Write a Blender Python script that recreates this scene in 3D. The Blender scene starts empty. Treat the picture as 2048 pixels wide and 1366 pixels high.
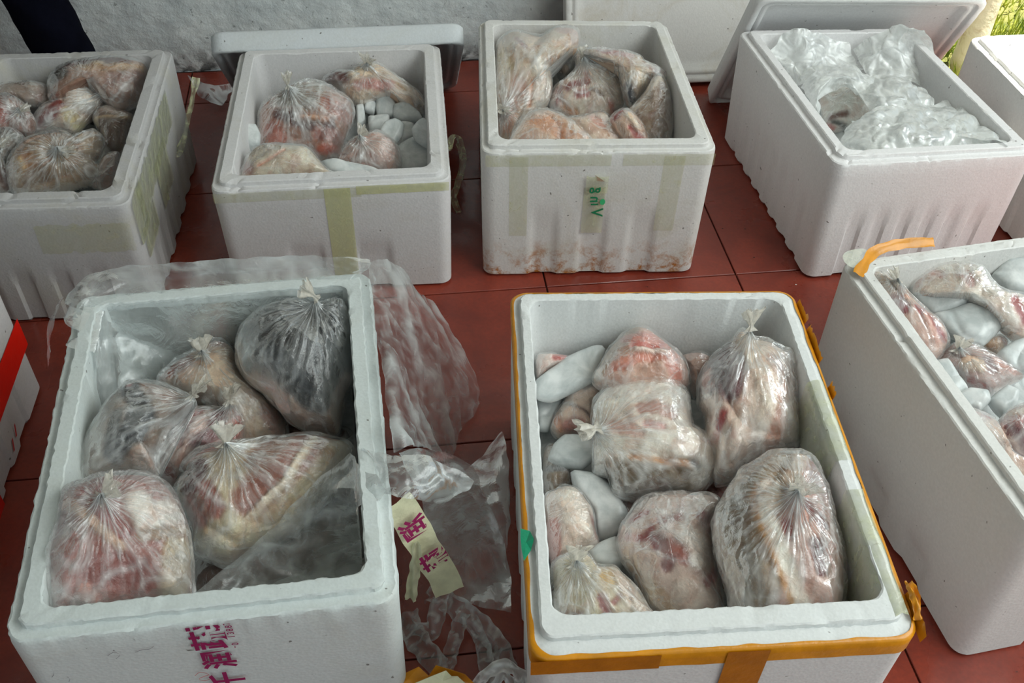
import bpy, bmesh, math, random
import numpy as np
from mathutils import Vector, Matrix

random.seed(7)
rng = np.random.default_rng(11)
scene = bpy.context.scene
COL = scene.collection

# ---------------------------------------------------------------- camera
FPX, PITCH, ROLL, HC = 2019.2, 0.7562, 0.0305, 1.5
CP, SP = math.cos(PITCH), math.sin(PITCH)
CR, SR = math.cos(ROLL), math.sin(ROLL)
_r = Vector((1, 0, 0)); _u = Vector((0, SP, CP)); _f = Vector((0, CP, -SP))
cam_r = CR * _r + SR * _u
cam_u = -SR * _r + CR * _u
cd = bpy.data.cameras.new('camera')
cam = bpy.data.objects.new('camera', cd); COL.objects.link(cam)
M = Matrix((cam_r, cam_u, -_f)).transposed().to_4x4(); M.translation = (0, 0, HC)
cam.matrix_world = M
cd.sensor_width = 36.0; cd.lens = FPX * 36.0 / 2048.0
cd.clip_start = 0.05; cd.clip_end = 200
scene.camera = cam

# ---------------------------------------------------------------- world, sun, exposure
world = bpy.data.worlds.new('sky'); scene.world = world; world.use_nodes = True
wn = world.node_tree; wn.nodes.clear()
wo = wn.nodes.new('ShaderNodeOutputWorld'); wb = wn.nodes.new('ShaderNodeBackground')
wb.inputs[0].default_value = (0.82, 0.95, 0.98, 1); wb.inputs[1].default_value = 0.46
wn.links.new(wb.outputs[0], wo.inputs[0])
sl = bpy.data.lights.new('sun', 'SUN'); sl.energy = 9.0; sl.angle = 0.01; sl.color = (1.0, 0.95, 0.84)
sun = bpy.data.objects.new('sun', sl); COL.objects.link(sun)
sun.rotation_euler = Vector((0.35, 0.10, 1.0)).to_track_quat('Z', 'Y').to_euler()
sun.location = (3, 2, 5)
al = bpy.data.lights.new('daylight_opening', 'AREA'); al.shape = 'RECTANGLE'; al.size = 3.2; al.size_y = 2.0
al.energy = 92; al.color = (0.93, 1.0, 0.975)
ao = bpy.data.objects.new('daylight_opening', al); COL.objects.link(ao)
ao.location = (2.1, 0.7, 2.6)
ao.rotation_euler = (Vector((2.1, 0.7, 2.6)) - Vector((-0.1, 1.3, 0.2))).to_track_quat('Z', 'Y').to_euler()
scene.view_settings.view_transform = 'Standard'
scene.view_settings.look = 'None'
scene.view_settings.exposure = 0.32
scene.view_settings.gamma = 1.0
scene.view_settings.use_curve_mapping = False

# ---------------------------------------------------------------- maths helpers
_f3 = np.array([0, CP, -SP]); _cu = np.array(cam_u); _cr = np.array(cam_r)
EYE = np.array([0, 0, HC])

def ray(u, v):
    return _f3 * FPX + _cr * (u - 1024.0) - _cu * (v - 683.0)

def at(u, v, z):
    d = ray(u, v); t = (z - HC) / d[2]
    return EYE + d * t

def at_y(u, v, y):
    d = ray(u, v); return EYE + d * (y / d[1])

def at_plane(u, v, o, n):
    d = ray(u, v); t = np.dot(o - EYE, n) / np.dot(d, n)
    return EYE + d * t

_perm = np.random.default_rng(5).permutation(256)
_perm = np.concatenate([_perm, _perm, _perm])
_grad = np.random.default_rng(6).normal(size=(256, 3)); _grad /= np.linalg.norm(_grad, axis=1)[:, None]

def pn(P):
    """gradient noise, about -0.6..0.6"""
    P = np.asarray(P, float); i = np.floor(P).astype(int); f = P - i; i &= 255
    w = f * f * f * (f * (f * 6 - 15) + 10)
    out = 0
    for dx in (0, 1):
        wx = w[..., 0] if dx else 1 - w[..., 0]
        for dy in (0, 1):
            wy = w[..., 1] if dy else 1 - w[..., 1]
            for dz in (0, 1):
                wz = w[..., 2] if dz else 1 - w[..., 2]
                h = _perm[_perm[_perm[(i[..., 0] + dx) & 255] + ((i[..., 1] + dy) & 255)] + ((i[..., 2] + dz) & 255)]
                g = _grad[h]
                out = out + wx * wy * wz * (g[..., 0] * (f[..., 0] - dx) + g[..., 1] * (f[..., 1] - dy) + g[..., 2] * (f[..., 2] - dz))
    return out

def line(P, k=9.0):
    return np.clip(1 - np.abs(pn(P)) * k, 0, 1)

def ridge(P, p=3.0):
    return np.clip(1 - np.abs(pn(P)) * 3.2, 0, 1) ** p

def lin(c):
    return tuple(((x / 255.0 + 0.055) / 1.055) ** 2.4 if x > 10 else x / 255.0 / 12.92 for x in c[:3])

# ---------------------------------------------------------------- object helpers
def mesh_obj(name, verts, faces, mat=None, parent=None, loc=(0, 0, 0), smooth=True, attrs=None, colors=None):
    """verts in world space; loc = object origin (the parent's when parented)"""
    V = np.asarray(verts, float)
    off = np.array(parent['_org']) if parent is not None else np.array(loc, float)
    me = bpy.data.meshes.new(name)
    me.from_pydata((V - off).tolist(), [], [tuple(int(a) for a in f) for f in faces])
    if smooth: me.polygons.foreach_set('use_smooth', [True] * len(me.polygons))
    for k, a in (attrs or {}).items():
        at_ = me.attributes.new(k, 'FLOAT', 'POINT'); at_.data.foreach_set('value', np.asarray(a, np.float32))
    if colors is not None:
        ca = me.color_attributes.new('albedo', 'FLOAT_COLOR', 'POINT')
        ca.data.foreach_set('color', np.hstack([colors, np.ones((len(colors), 1))]).astype(np.float32).ravel())
    me.update()
    o = bpy.data.objects.new(name, me); COL.objects.link(o)
    if mat: me.materials.append(mat)
    if parent is not None:
        o.parent = parent
    else:
        o.location = off
    o['_org'] = [float(x) for x in off]
    return o

def tag(o, label, cat, group=None):
    o['label'] = label; o['category'] = cat
    if group: o['group'] = group
    return o

def thing(name, label, cat, loc, group=None):
    o = bpy.data.objects.new(name, None); COL.objects.link(o); o.location = tuple(float(x) for x in loc)
    o.empty_display_size = 0.05
    o['_org'] = [float(x) for x in loc]
    return tag(o, label, cat, group)

def grid_faces(nr, nc, wrap=False, off=0):
    fs = []
    for i in range(nr - 1):
        for j in range(nc if wrap else nc - 1):
            a = off + i * nc + j; b = off + i * nc + (j + 1) % nc
            fs.append((a, b, b + nc, a + nc))
    return fs

# ---------------------------------------------------------------- materials
class NT:
    def __init__(s, name):
        s.m = bpy.data.materials.new(name); s.m.use_nodes = True; s.t = s.m.node_tree; s.t.nodes.clear()
        s.out = s.t.nodes.new('ShaderNodeOutputMaterial')
    def n(s, typ, **kw):
        nd = s.t.nodes.new('ShaderNode' + typ)
        for k, v in kw.items():
            if k in nd.inputs: nd.inputs[k].default_value = v
            else: setattr(nd, k, v)
        return nd
    def l(s, a, b): s.t.links.new(a, b)
    def noise(s, scale, detail=3, co=None, rough=0.55, dist=0.0):
        nd = s.n('TexNoise'); nd.inputs['Scale'].default_value = scale; nd.inputs['Detail'].default_value = detail
        nd.inputs['Roughness'].default_value = rough; nd.inputs['Distortion'].default_value = dist
        if co: s.l(co, nd.inputs['Vector'])
        return nd.outputs['Fac']
    def ramp(s, fac, stops):
        nd = s.n('ValToRGB'); e = nd.color_ramp.elements
        while len(e) < len(stops): e.new(0.5)
        for el, (p, c) in zip(e, stops):
            el.position = p; el.color = (c, c, c, 1) if not hasattr(c, '__len__') else (*c[:3], 1)
        s.l(fac, nd.inputs[0]); return nd.outputs[0]
    def mix(s, fac, a, b, mode='MIX'):
        nd = s.n('Mix', data_type='RGBA', blend_type=mode)
        for k, x in ((0, fac), (6, a), (7, b)):
            if hasattr(x, 'is_linked'): s.l(x, nd.inputs[k])
            elif k == 0: nd.inputs[0].default_value = x
            else: nd.inputs[k].default_value = (*x[:3], 1)
        return nd.outputs[2]
    def math(s, op, a, b=0.0, clamp=False):
        nd = s.n('Math', operation=op); nd.use_clamp = clamp
        for k, x in ((0, a), (1, b)):
            if hasattr(x, 'is_linked'): s.l(x, nd.inputs[k])
            else: nd.inputs[k].default_value = x
        return nd.outputs[0]
    def bump(s, h, strength=0.3, dist=0.01, nrm=None):
        nd = s.n('Bump'); nd.inputs['Strength'].default_value = strength; nd.inputs['Distance'].default_value = dist
        s.l(h, nd.inputs['Height'])
        if nrm: s.l(nrm, nd.inputs['Normal'])
        return nd.outputs[0]
    def bsdf(s, color=None, rough=0.5, nrm=None, **kw):
        p = s.n('BsdfPrincipled')
        if color is not None:
            if hasattr(color, 'is_linked'): s.l(color, p.inputs['Base Color'])
            else: p.inputs['Base Color'].default_value = (*color[:3], 1)
        if hasattr(rough, 'is_linked'): s.l(rough, p.inputs['Roughness'])
        else: p.inputs['Roughness'].default_value = rough
        if nrm: s.l(nrm, p.inputs['Normal'])
        for k, v in kw.items():
            k = k.replace('_', ' ')
            if hasattr(v, 'is_linked'): s.l(v, p.inputs[k])
            else: p.inputs[k].default_value = v
        return p.outputs[0]
    def done(s, sh): s.l(sh, s.out.inputs[0]); return s.m

def mat_foam(name, base=(220, 222, 221), dirt=(170, 158, 110), amount=0.25, low=(165, 100, 25), low_amt=0.0, seed=0.0):
    t = NT(name); tc = t.n('TexCoord').outputs['Object']
    mp = t.n('Mapping'); mp.inputs['Location'].default_value = (seed, seed * 1.7, 0); t.l(tc, mp.inputs[0]); co = mp.outputs[0]
    sep = t.n('SeparateXYZ'); t.l(tc, sep.inputs[0]); z = sep.outputs['Z']
    c = lin(base)
    spk = t.noise(180, 2, co)
    col = t.mix(t.ramp(spk, [(0.35, 0), (0.7, 1)]), tuple(x * 0.93 for x in c), c)
    st = t.ramp(t.noise(6.5, 5, co, 0.65, 0.6), [(0.5, 0), (0.72, amount)])
    col = t.mix(st, col, lin(dirt))
    if low_amt:
        mr = t.n('MapRange'); t.l(z, mr.inputs[0]); mr.inputs[1].default_value = 0.11; mr.inputs[2].default_value = 0.0
        nz = t.ramp(t.noise(24, 7, co, 0.75, 0.2), [(0.47, 0), (0.66, 0.8)])
        col = t.mix(t.math('MULTIPLY', t.math('MULTIPLY', mr.outputs[0], nz), low_amt * 2.0, True), col, lin(low))
    specks = t.ramp(t.noise(95, 1, co), [(0.76, 0), (0.80, 0.7)])
    col = t.mix(specks, col, lin((70, 60, 50)))
    v = t.n('TexVoronoi'); v.inputs['Scale'].default_value = 210; t.l(co, v.inputs['Vector'])
    h = t.math('ADD', v.outputs['Distance'], t.math('MULTIPLY', t.noise(30, 4, co), 1.2))
    return t.done(t.bsdf(col, 0.62, t.bump(h, 0.12, 0.0025), Subsurface_Weight=0.0, Specular_IOR_Level=0.35))

FOAM = {}
def foam(key, **kw):
    if key not in FOAM: FOAM[key] = mat_foam('foam_' + key, **kw)
    return FOAM[key]

def mat_meat(name='meat_surface'):
    t = NT(name); co = t.n('TexCoord').outputs['Object']
    va = t.n('VertexColor'); va.layer_name = 'albedo'; c = va.outputs[0]
    n1 = t.ramp(t.noise(28, 6, co, 0.65, 0.8), [(0.38, 0), (0.62, 1)])
    c2 = t.mix(1.0, c, (0.80, 0.66, 0.62), 'MULTIPLY')
    c3 = t.mix(n1, c, c2)
    n2 = t.ramp(t.noise(75, 4, co, 0.6, 1.5), [(0.58, 0), (0.70, 0.22)])
    c4 = t.mix(n2, c3, t.mix(1.0, c3, (1.9, 1.85, 1.8), 'MULTIPLY'))
    h = t.math('ADD', t.noise(60, 5, co, 0.6, 0.5), t.math('MULTIPLY', t.noise(220, 3, co), 0.3))
    return t.done(t.bsdf(c4, 0.38, t.bump(h, 0.5, 0.006), Specular_IOR_Level=0.5))
MEAT = mat_meat()

def mat_plastic(name, tint=(228, 232, 232), base=0.13, gain=0.75, rough=0.16, bumps=0.3, scale=55, gloss=0.5, through=0.4):
    t = NT(name); co = t.n('TexCoord').outputs['Object']
    a = t.n('Attribute'); a.attribute_name = 'crease'
    fine = t.ramp(t.noise(scale, 5, co, 0.6, 1.2), [(0.56, 0), (0.74, 0.2)])
    op = t.math('ADD', t.math('MULTIPLY', a.outputs['Fac'], gain), t.math('ADD', fine, base), True)
    h1 = t.noise(scale * 1.1, 4, co, 0.55, 1.8)
    nr = t.bump(h1, bumps, 0.006)
    lw = t.n('LayerWeight'); lw.inputs[0].default_value = 0.35; t.l(nr, lw.inputs['Normal'])
    film = t.bsdf(lin(tint), 0.35, nr, Specular_IOR_Level=0.6)
    tl = t.n('BsdfTranslucent'); tl.inputs[0].default_value = (*lin(tint), 1)
    mf = t.n('MixShader'); mf.inputs[0].default_value = through; t.l(film, mf.inputs[1]); t.l(tl.outputs[0], mf.inputs[2]); film = mf.outputs[0]
    tr = t.n('BsdfTransparent'); tr.inputs[0].default_value = (0.98, 0.985, 0.985, 1)
    gl = t.n('BsdfGlossy'); gl.inputs['Roughness'].default_value = rough; gl.inputs[0].default_value = (1, 1, 1, 1); t.l(nr, gl.inputs['Normal'])
    m1 = t.n('MixShader'); t.l(op, m1.inputs[0]); t.l(tr.outputs[0], m1.inputs[1]); t.l(film, m1.inputs[2])
    m2 = t.n('MixShader'); t.l(t.math('MULTIPLY', t.math('ADD', lw.outputs['Fresnel'], 0.03), gloss, True), m2.inputs[0]); t.l(m1.outputs[0], m2.inputs[1]); t.l(gl.outputs[0], m2.inputs[2])
    return t.done(m2.outputs[0])
BAG = mat_plastic('bag_plastic', tint=(242, 244, 244), base=0.015, gain=0.95, gloss=0.38, rough=0.14)  # high crease gain also paints white streak highlights into the film
BAGF = mat_plastic('frosted_bag_plastic', base=0.26, gain=0.6)
KNOT = mat_plastic('knotted_plastic', tint=(232, 226, 214), base=0.45, gain=0.5)
LINER = mat_plastic('liner_plastic', tint=(222, 228, 228), base=0.11, gain=0.6, rough=0.2, scale=22, bumps=0.3)
CRUMP = mat_plastic('crumpled_plastic', tint=(244, 246, 244), base=0.50, gain=0.7, rough=0.24, scale=30, bumps=0.25, gloss=0.28)
CLEARTAPE = mat_plastic('clear_tape', tint=(222, 226, 180), base=0.14, gain=0.45, rough=0.15, scale=30, through=0.0)

def mat_ice():
    t = NT('cloudy_ice'); co = t.n('NewGeometry').outputs['Position']
    n = t.ramp(t.noise(22, 5, co, 0.6, 0.5), [(0.35, 0), (0.65, 1)])
    col = t.mix(n, lin((196, 202, 202)), lin((240, 242, 241)))
    nr = t.bump(t.noise(35, 3, co), 0.25, 0.006)
    p = t.bsdf(col, 0.24, nr, Specular_IOR_Level=0.5)
    tr = t.n('BsdfTransparent'); tr.inputs[0].default_value = (0.85, 0.9, 0.92, 1)
    m = t.n('MixShader'); m.inputs[0].default_value = 0.82; t.l(tr.outputs[0], m.inputs[1]); t.l(p, m.inputs[2])
    return t.done(m.outputs[0])
ICE = mat_ice()

def mat_simple(name, c, rough=0.5, var=0.12, scale=20, bump=0.2, **kw):
    t = NT(name); co = t.n('TexCoord').outputs['Object']
    c = lin(c); col = t.mix(t.ramp(t.noise(scale, 4, co), [(0.35, 0), (0.65, 1)]), tuple(x * (1 - var) for x in c), tuple(min(1, x * (1 + var)) for x in c))
    return t.done(t.bsdf(col, rough, t.bump(t.noise(scale * 3, 3, co), bump, 0.004), **kw))
ORANGE = mat_simple('orange_tape', (205, 135, 20), 0.3, 0.12, 30, 0.2)
ORANGE2 = mat_simple('brown_orange_tape', (172, 105, 14), 0.3, 0.1, 30, 0.2)
REDTAPE = mat_simple('red_tape', (225, 22, 5), 0.28, 0.05, 20, 0.1)
GREENTAPE = mat_simple('green_plastic', (25, 150, 110), 0.35, 0.1, 40, 0.2)
PALETAPE = mat_plastic('yellowed_tape', tint=(214, 214, 160), base=0.5, gain=0.2, gloss=0.2, bumps=0.15, through=0.0)
FAINTTAPE = mat_plastic('faint_yellow_tape', tint=(225, 222, 170), base=0.14, gain=0.12, gloss=0.15, bumps=0.1, through=0.0)
PURPLE = mat_simple('purple_ink', (140, 22, 82), 0.6, 0.1, 60, 0.0)
GREENINK = mat_simple('green_ink', (12, 120, 78), 0.6, 0.1, 60, 0.0)
INK = mat_simple('dark_ink', (90, 85, 100), 0.6, 0.1, 60, 0.0)
REDINK = mat_simple('red_ink', (190, 60, 60), 0.6, 0.1, 60, 0.0)
CREAM = mat_simple('cream_plastic', (215, 214, 180), 0.35, 0.1, 40, 0.3)

def mat_tile():
    t = NT('red_floor_tile'); g = t.n('NewGeometry').outputs['Position']
    oi = t.n('ObjectInfo').outputs['Random']
    n = t.noise(7, 6, g, 0.6, 0.5); n2 = t.noise(120, 3, g)
    c = t.mix(t.ramp(n, [(0.3, 0), (0.7, 1)]), lin((112, 44, 34)), lin((150, 62, 44)))
    c = t.mix(t.ramp(n2, [(0.35, 0.0), (0.7, 0.35)]), c, lin((96, 42, 34)))
    c = t.mix(t.math('MULTIPLY', oi, 0.25), c, lin((100, 40, 30)))
    c = t.mix(t.ramp(t.noise(60, 2, g), [(0.74, 0), (0.78, 0.8)]), c, lin((40, 25, 22)))
    wet = t.ramp(t.noise(3.2, 5, g, 0.6, 0.3), [(0.46, 0.42), (0.60, 0.10)])
    nr = t.bump(t.noise(45, 4, g), 0.12, 0.004)
    return t.done(t.bsdf(c, wet, nr, Specular_IOR_Level=0.5))
TILE = mat_tile()
GROUT = mat_simple('dark_grout', (70, 40, 32), 0.8, 0.2, 60, 0.3)

def mat_wall():
    t = NT('rough_whitewashed_plaster'); g = t.n('NewGeometry').outputs['Position']
    n = t.noise(9, 6, g, 0.65); c = t.mix(t.ramp(n, [(0.3, 0), (0.7, 1)]), lin((186, 192, 194)), lin((222, 225, 224)))
    c = t.mix(t.ramp(t.noise(60, 3, g), [(0.66, 0), (0.72, 0.6)]), c, lin((80, 82, 80)))
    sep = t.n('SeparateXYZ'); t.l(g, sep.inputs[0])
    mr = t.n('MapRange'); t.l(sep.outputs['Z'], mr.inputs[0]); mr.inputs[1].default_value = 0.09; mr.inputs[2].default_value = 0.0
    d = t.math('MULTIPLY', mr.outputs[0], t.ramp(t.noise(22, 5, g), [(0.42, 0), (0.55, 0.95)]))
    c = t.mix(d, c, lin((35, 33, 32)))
    h = t.math('ADD', t.noise(38, 6, g, 0.7), t.math('MULTIPLY', t.noise(8, 3, g), 1.5))
    return t.done(t.bsdf(c, 0.85, t.bump(h, 0.6, 0.01)))
WALL = mat_wall()
ROOF = mat_simple('painted_concrete', (170, 170, 168), 0.9, 0.08, 4, 0.3)

# ---------------------------------------------------------------- setting
GA = math.atan(0.15); gc, gs = math.cos(GA), math.sin(GA)
def gw(u, v, z=0.0): return np.array([u * gc - v * gs, u * gs + v * gc, z])   # tile grid -> world

def slab(name, u0, u1, v0, v1, z0, z1, mat, parent=None, smooth=False):
    V = [gw(u, v, z) for z in (z0, z1) for (u, v) in ((u0, v0), (u1, v0), (u1, v1), (u0, v1))]
    F = [(3, 2, 1, 0), (4, 5, 6, 7), (0, 1, 5, 4), (1, 2, 6, 5), (2, 3, 7, 6), (3, 0, 4, 7)]
    return mesh_obj(name, V, F, mat, parent, smooth=smooth)

U_EDGE = 2.588
_fp = [(-3.2, -1.4), (U_EDGE, -1.4), (U_EDGE, 2.36), (1.688, 2.36), (1.688, 2.845), (-3.2, 2.845)]
floor = mesh_obj('floor', [gw(u, v, z) for z in (-0.12, -0.006) for u, v in _fp], [(5, 4, 3, 2, 1, 0), (6, 7, 8, 9, 10, 11)] + [(k, (k + 1) % 6, (k + 1) % 6 + 6, k + 6) for k in range(6)], GROUT, smooth=False); floor['kind'] = 'structure'
tile_me = None
for i in range(-9, 4):
    for j in range(-7, 3):
        u0 = 0.788 + 0.45 * i; v0 = 1.746 + 0.45 * j
        if u0 + 0.45 > U_EDGE + 0.01 or u0 < -3.1: continue
        v1 = min(v0 + 0.45, 2.83 if i < 2 else 2.36)
        if v1 - v0 < 0.02: continue
        g = 0.0018
        if tile_me is None or v1 - v0 < 0.44:
            w, d = 0.45 - 2 * g, (v1 - v0) - 2 * g; b = 0.0012
            bm = bmesh.new()
            lo = [bm.verts.new((x, y, -0.007)) for x, y in ((0, 0), (w, 0), (w, d), (0, d))]
            md = [bm.verts.new((x, y, -b)) for x, y in ((0, 0), (w, 0), (w, d), (0, d))]
            tp = [bm.verts.new((x, y, 0)) for x, y in ((b, b), (w - b, b), (w - b, d - b), (b, d - b))]
            for A, B in ((lo, md), (md, tp)):
                for k in range(4): bm.faces.new((A[k], A[(k + 1) % 4], B[(k + 1) % 4], B[k]))
            bm.faces.new(tp)
            m_ = bpy.data.meshes.new('tile'); bm.to_mesh(m_); bm.free(); m_.materials.append(TILE)
            if v1 - v0 >= 0.44: tile_me = m_
            use = m_
        else: use = tile_me
        o = bpy.data.objects.new('tile', use); COL.objects.link(o); o.parent = floor
        o.location = gw(u0 + g, v0 + g, 0.0); o.rotation_euler = (0, 0, GA)

# back wall: a finely lumpy plaster face, real relief
def wall_back():
    nu, nz = 420, 110
    us = np.linspace(-3.2, 1.688, nu); zs = np.linspace(0, 1.1, nz)
    U, Z = np.meshgrid(us, zs)
    P = np.stack([U, Z, 0 * U], -1)
    v = 2.83 - 0.007 * pn(P * 7) - 0.0035 * pn(P * 32) - 0.002 * ridge(P * 20 + 3, 2)
    v = v + 0.02 * np.exp(-(Z / 0.02)) * (0.5 + pn(P * 14))
    V = np.stack([U * gc - v * gs, U * gs + v * gc, Z], -1).reshape(-1, 3)
    F = grid_faces(nz, nu)
    n0 = len(V)
    ext = [gw(-3.2, 2.83, 1.1), gw(1.688, 2.83, 1.1), gw(1.688, 2.83, 3.0), gw(-3.2, 2.83, 3.0),
           gw(1.688, 2.83, -0.13), gw(1.688, 3.0, -0.13), gw(1.688, 3.0, 3.0), gw(-3.2, 3.0, 3.0), gw(-3.2, 3.0, -0.13)]
    V = np.vstack([V, ext])
    F += [(n0, n0 + 1, n0 + 2, n0 + 3), (n0 + 4, n0 + 5, n0 + 6, n0 + 2), (n0 + 5, n0 + 8, n0 + 7, n0 + 6)]
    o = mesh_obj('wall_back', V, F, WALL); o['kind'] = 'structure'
wall_back()
o = slab('shade_wall_left', -3.3, -3.2, -1.4, 3.0, 0, 3.0, WALL); o['kind'] = 'structure'  # unseen wall, added to darken the left side
o = slab('shade_ceiling', -3.3, 2.46, -1.4, 3.0, 3.0, 3.1, ROOF); o['kind'] = 'structure'  # unseen roof; right edge placed so sun misses all but the far box

# ---------------------------------------------------------------- foam boxes
def arc_ring(W, L, r, nside=64, ncorner=6):
    """rounded rectangle W x L centred on 0, counter clockwise from front-left; returns pts and side params"""
    r = max(r, 1e-4); pts = []; info = []
    cs = [(W/2 - r, -L/2 + r, -90), (W/2 - r, L/2 - r, 0), (-W/2 + r, L/2 - r, 90), (-W/2 + r, -L/2 + r, 180)]
    starts = [(-W/2 + r, -L/2), (W/2, -L/2 + r), (W/2 - r, L/2), (-W/2, L/2 - r)]
    ends = [(W/2 - r, -L/2), (W/2, L/2 - r), (-W/2 + r, L/2), (-W/2, -L/2 + r)]
    for k in range(4):
        for i in range(nside):
            t = i / nside
            pts.append((starts[k][0] + (ends[k][0] - starts[k][0]) * t, starts[k][1] + (ends[k][1] - starts[k][1]) * t)); info.append((k, t))
        for i in range(ncorner):
            a = math.radians(cs[k][2] + 90 * i / ncorner)
            pts.append((cs[k][0] + r * math.cos(a), cs[k][1] + r * math.sin(a))); info.append((k, -1))
    return np.array(pts), info

class Box:
    pass

def foam_box(T, B, H, label, mat, group='open polystyrene boxes', ledge=0.018, lip=0.024, lh=0.011, ribs=(5, 7), rib_h=0.5, chip=1.0, seed=0, name='foam_box', depth=None, rough_rim=0.0, front=0.0):
    """T, B: corners bl br fr fl of top (z=H) and bottom"""
    bx = Box(); T = [np.array(p, float) for p in T]; B = [np.array(p, float) for p in B]
    bx.T, bx.B, bx.H = T, B, H
    W = (np.linalg.norm(T[1] - T[0]) + np.linalg.norm(T[2] - T[3])) / 2; L = (np.linalg.norm(T[0] - T[3]) + np.linalg.norm(T[1] - T[2])) / 2
    bx.W, bx.L = W, L
    def mp(x, y, z):
        s = x / W + 0.5; t = y / L + 0.5; h = z / H
        s, t, h = np.asarray(s, float), np.asarray(t, float), np.asarray(h, float)
        def bil(Q): return ((1 - s) * (1 - t))[..., None] * Q[3] + (s * (1 - t))[..., None] * Q[2] + (s * t)[..., None] * Q[1] + ((1 - s) * t)[..., None] * Q[0]
        hh = np.clip(h, 0, 1)[..., None]
        p = bil(B) * (1 - hh) + bil(T) * hh
        return np.concatenate([p, (h * H)[..., None] + 0 * p[..., :1]], -1)
    bx.mp = mp
    loc = np.array([*(sum(B) / 4), 0.0])
    root = thing(name, label, 'box', loc, group); bx.root = root
    wall = ledge + lip
    prof = []   # (inset, z, corner r, ribfactor)
    prof.append((0.05, 0.0, 0.02, 0)); prof.append((0.007, 0.0, 0.024, 1)); prof.append((0.0, 0.007, 0.026, 1))
    for k in range(1, 9): prof.append((0.0, 0.007 + (rib_h * H - 0.007) * k / 8.0, 0.027, 1.0 if k < 6 else (8 - k) / 2.6))
    for k in range(1, 5): prof.append((0.0, rib_h * H + (H * 0.975 - rib_h * H) * k / 4.0, 0.028, 0))
    prof += [(0.0015, H - 0.002, 0.027, 0), (0.004, H, 0.025, 0), (ledge * 0.5, H - 0.0005, 0.022, 0), (ledge - 0.002, H, 0.02, 0), (ledge, H + 0.001, 0.019, 0),
             (ledge + 0.0008, H + lh - 0.002, 0.018, 0), (ledge + 0.003, H + lh, 0.017, 0), (ledge + lip * 0.5, H + lh, 0.016, 0), (wall - 0.002, H + lh, 0.022, 0),
             (wall, H + lh - 0.002, 0.024, 0), (wall + 0.002, H * 0.8, 0.026, 0), (wall + 0.005, H * 0.45, 0.026, 0), (wall + 0.008, 0.05, 0.026, 0), (wall + 0.012, 0.036, 0.026, 0), (wall + 0.06, 0.033, 0.02, 0), (W * 0.4, 0.033, 0.01, 0)]
    V = []; N = 0; near_rim = []
    for (ins, z, r, rf) in prof:
        fx = 0.0 if ins < ledge * 0.9 or z < 0.01 else (front * 0.4 if ins < ledge + 0.006 else front)
        pts, info = arc_ring(W - 2 * ins, L - 2 * ins - fx, min(r, (min(W, L) - 2 * ins) * 0.45)); pts = pts + np.array([0, fx / 2])
        N = len(pts); x = pts[:, 0].copy(); y = pts[:, 1].copy()
        zz = np.full(N, z)
        if rf:
            for i, (k, t) in enumerate(info):
                if t < 0: continue
                nb = ribs[0] if k in (0, 2) else ribs[1]
                ph = (t * nb) % 1.0
                e = min(ph, 1 - ph); on = 1.0 if 0.25 < ph < 0.75 else 0.0
                w_ = np.clip((abs(ph - 0.5) - 0.23) / 0.04, 0, 1)      # recess between the pads
                d = 0.0062 * rf * w_
                if t * nb < 0.5 or t * nb > nb - 0.5: d = 0
                nx, ny = ((0, 1), (-1, 0), (0, -1), (1, 0))[k]
                x[i] += nx * d; y[i] += ny * d
                if z < 0.001: zz[i] += 0.008 * w_ * (0 if (t * nb < 0.5 or t * nb > nb - 0.5) else 1)
        P = np.stack([x * 60 + seed * 9, y * 60, zz * 60], -1)
        if z > H * 0.97:
            a = 0.0007 * (1 + 2.2 * rough_rim)
            x = x + a * pn(P * 2) * 2; y = y + a * pn(P * 2 + 7) * 2
            nick = np.clip(ridge(P * 0.33 + seed, 1.5) - 0.72, 0, 1) * 3.5
            nick = nick * (np.clip(pn(P * 0.22 + 5) * 3, 0, 1))
            zz = zz - 0.006 * chip * nick - 0.0011 * np.abs(pn(P * 3))
        V.append(mp(x, y, zz))
    V = np.vstack(V); F = []
    nr = len(prof)
    F = grid_faces(nr, N, True)
    F.append(tuple(range(N - 1, -1, -1))); F.append(tuple((nr - 1) * N + k for k in range(N)))
    body = mesh_obj('body', V, F, mat, root)
    body.data.set_sharp_from_angle(angle=math.radians(32))
    bx.body = body
    def face(side, a, h, off=0.0012):
        """point on an outer side; side f/r/b/l, a 0..1 left-to-right seen from outside, h height 0..1"""
        a = np.asarray(a, float); h = np.asarray(h, float)
        x, y = {'f': (-W/2 + a * W, 0 * a - L/2 - off), 'r': (0 * a + W/2 + off, -L/2 + a * L), 'b': (W/2 - a * W, 0 * a + L/2 + off), 'l': (0 * a - W/2 - off, L/2 - a * L)}[side]
        return mp(x, y, h * H)
    bx.face = face
    return bx

def face_patch(bx, side, a0, a1, h0, h1, mat, name='tape', jag=0.0, off=0.0012, seed=0, top_over=0.0, n=None, shear=0.0, parent=None):
    n = n or max(6, int(abs(a1 - a0) * 60)); m = 6
    a = np.linspace(a0, a1, n); rows = []
    for k in range(m):
        q = k / (m - 1)
        hh = h0 + (h1 - h0) * q + 0 * a
        if jag and k in (0, m - 1): hh = hh + jag * pn(np.stack([a * 28 + seed, a * 0 + k, a * 0], -1))
        o = off + 0.0006 * pn(np.stack([a * 20, a * 0 + q * 3, a * 0 + seed], -1))
        rows.append(bx.face(side, np.clip(a + shear * q, 0.0, 1.0), hh, o))
    V = np.vstack(rows)
    o = mesh_obj(name, V, grid_faces(m, n), mat, bx.root, attrs={'crease': np.clip(0.3 + pn(V * 60), 0, 1)})
    return o

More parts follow.
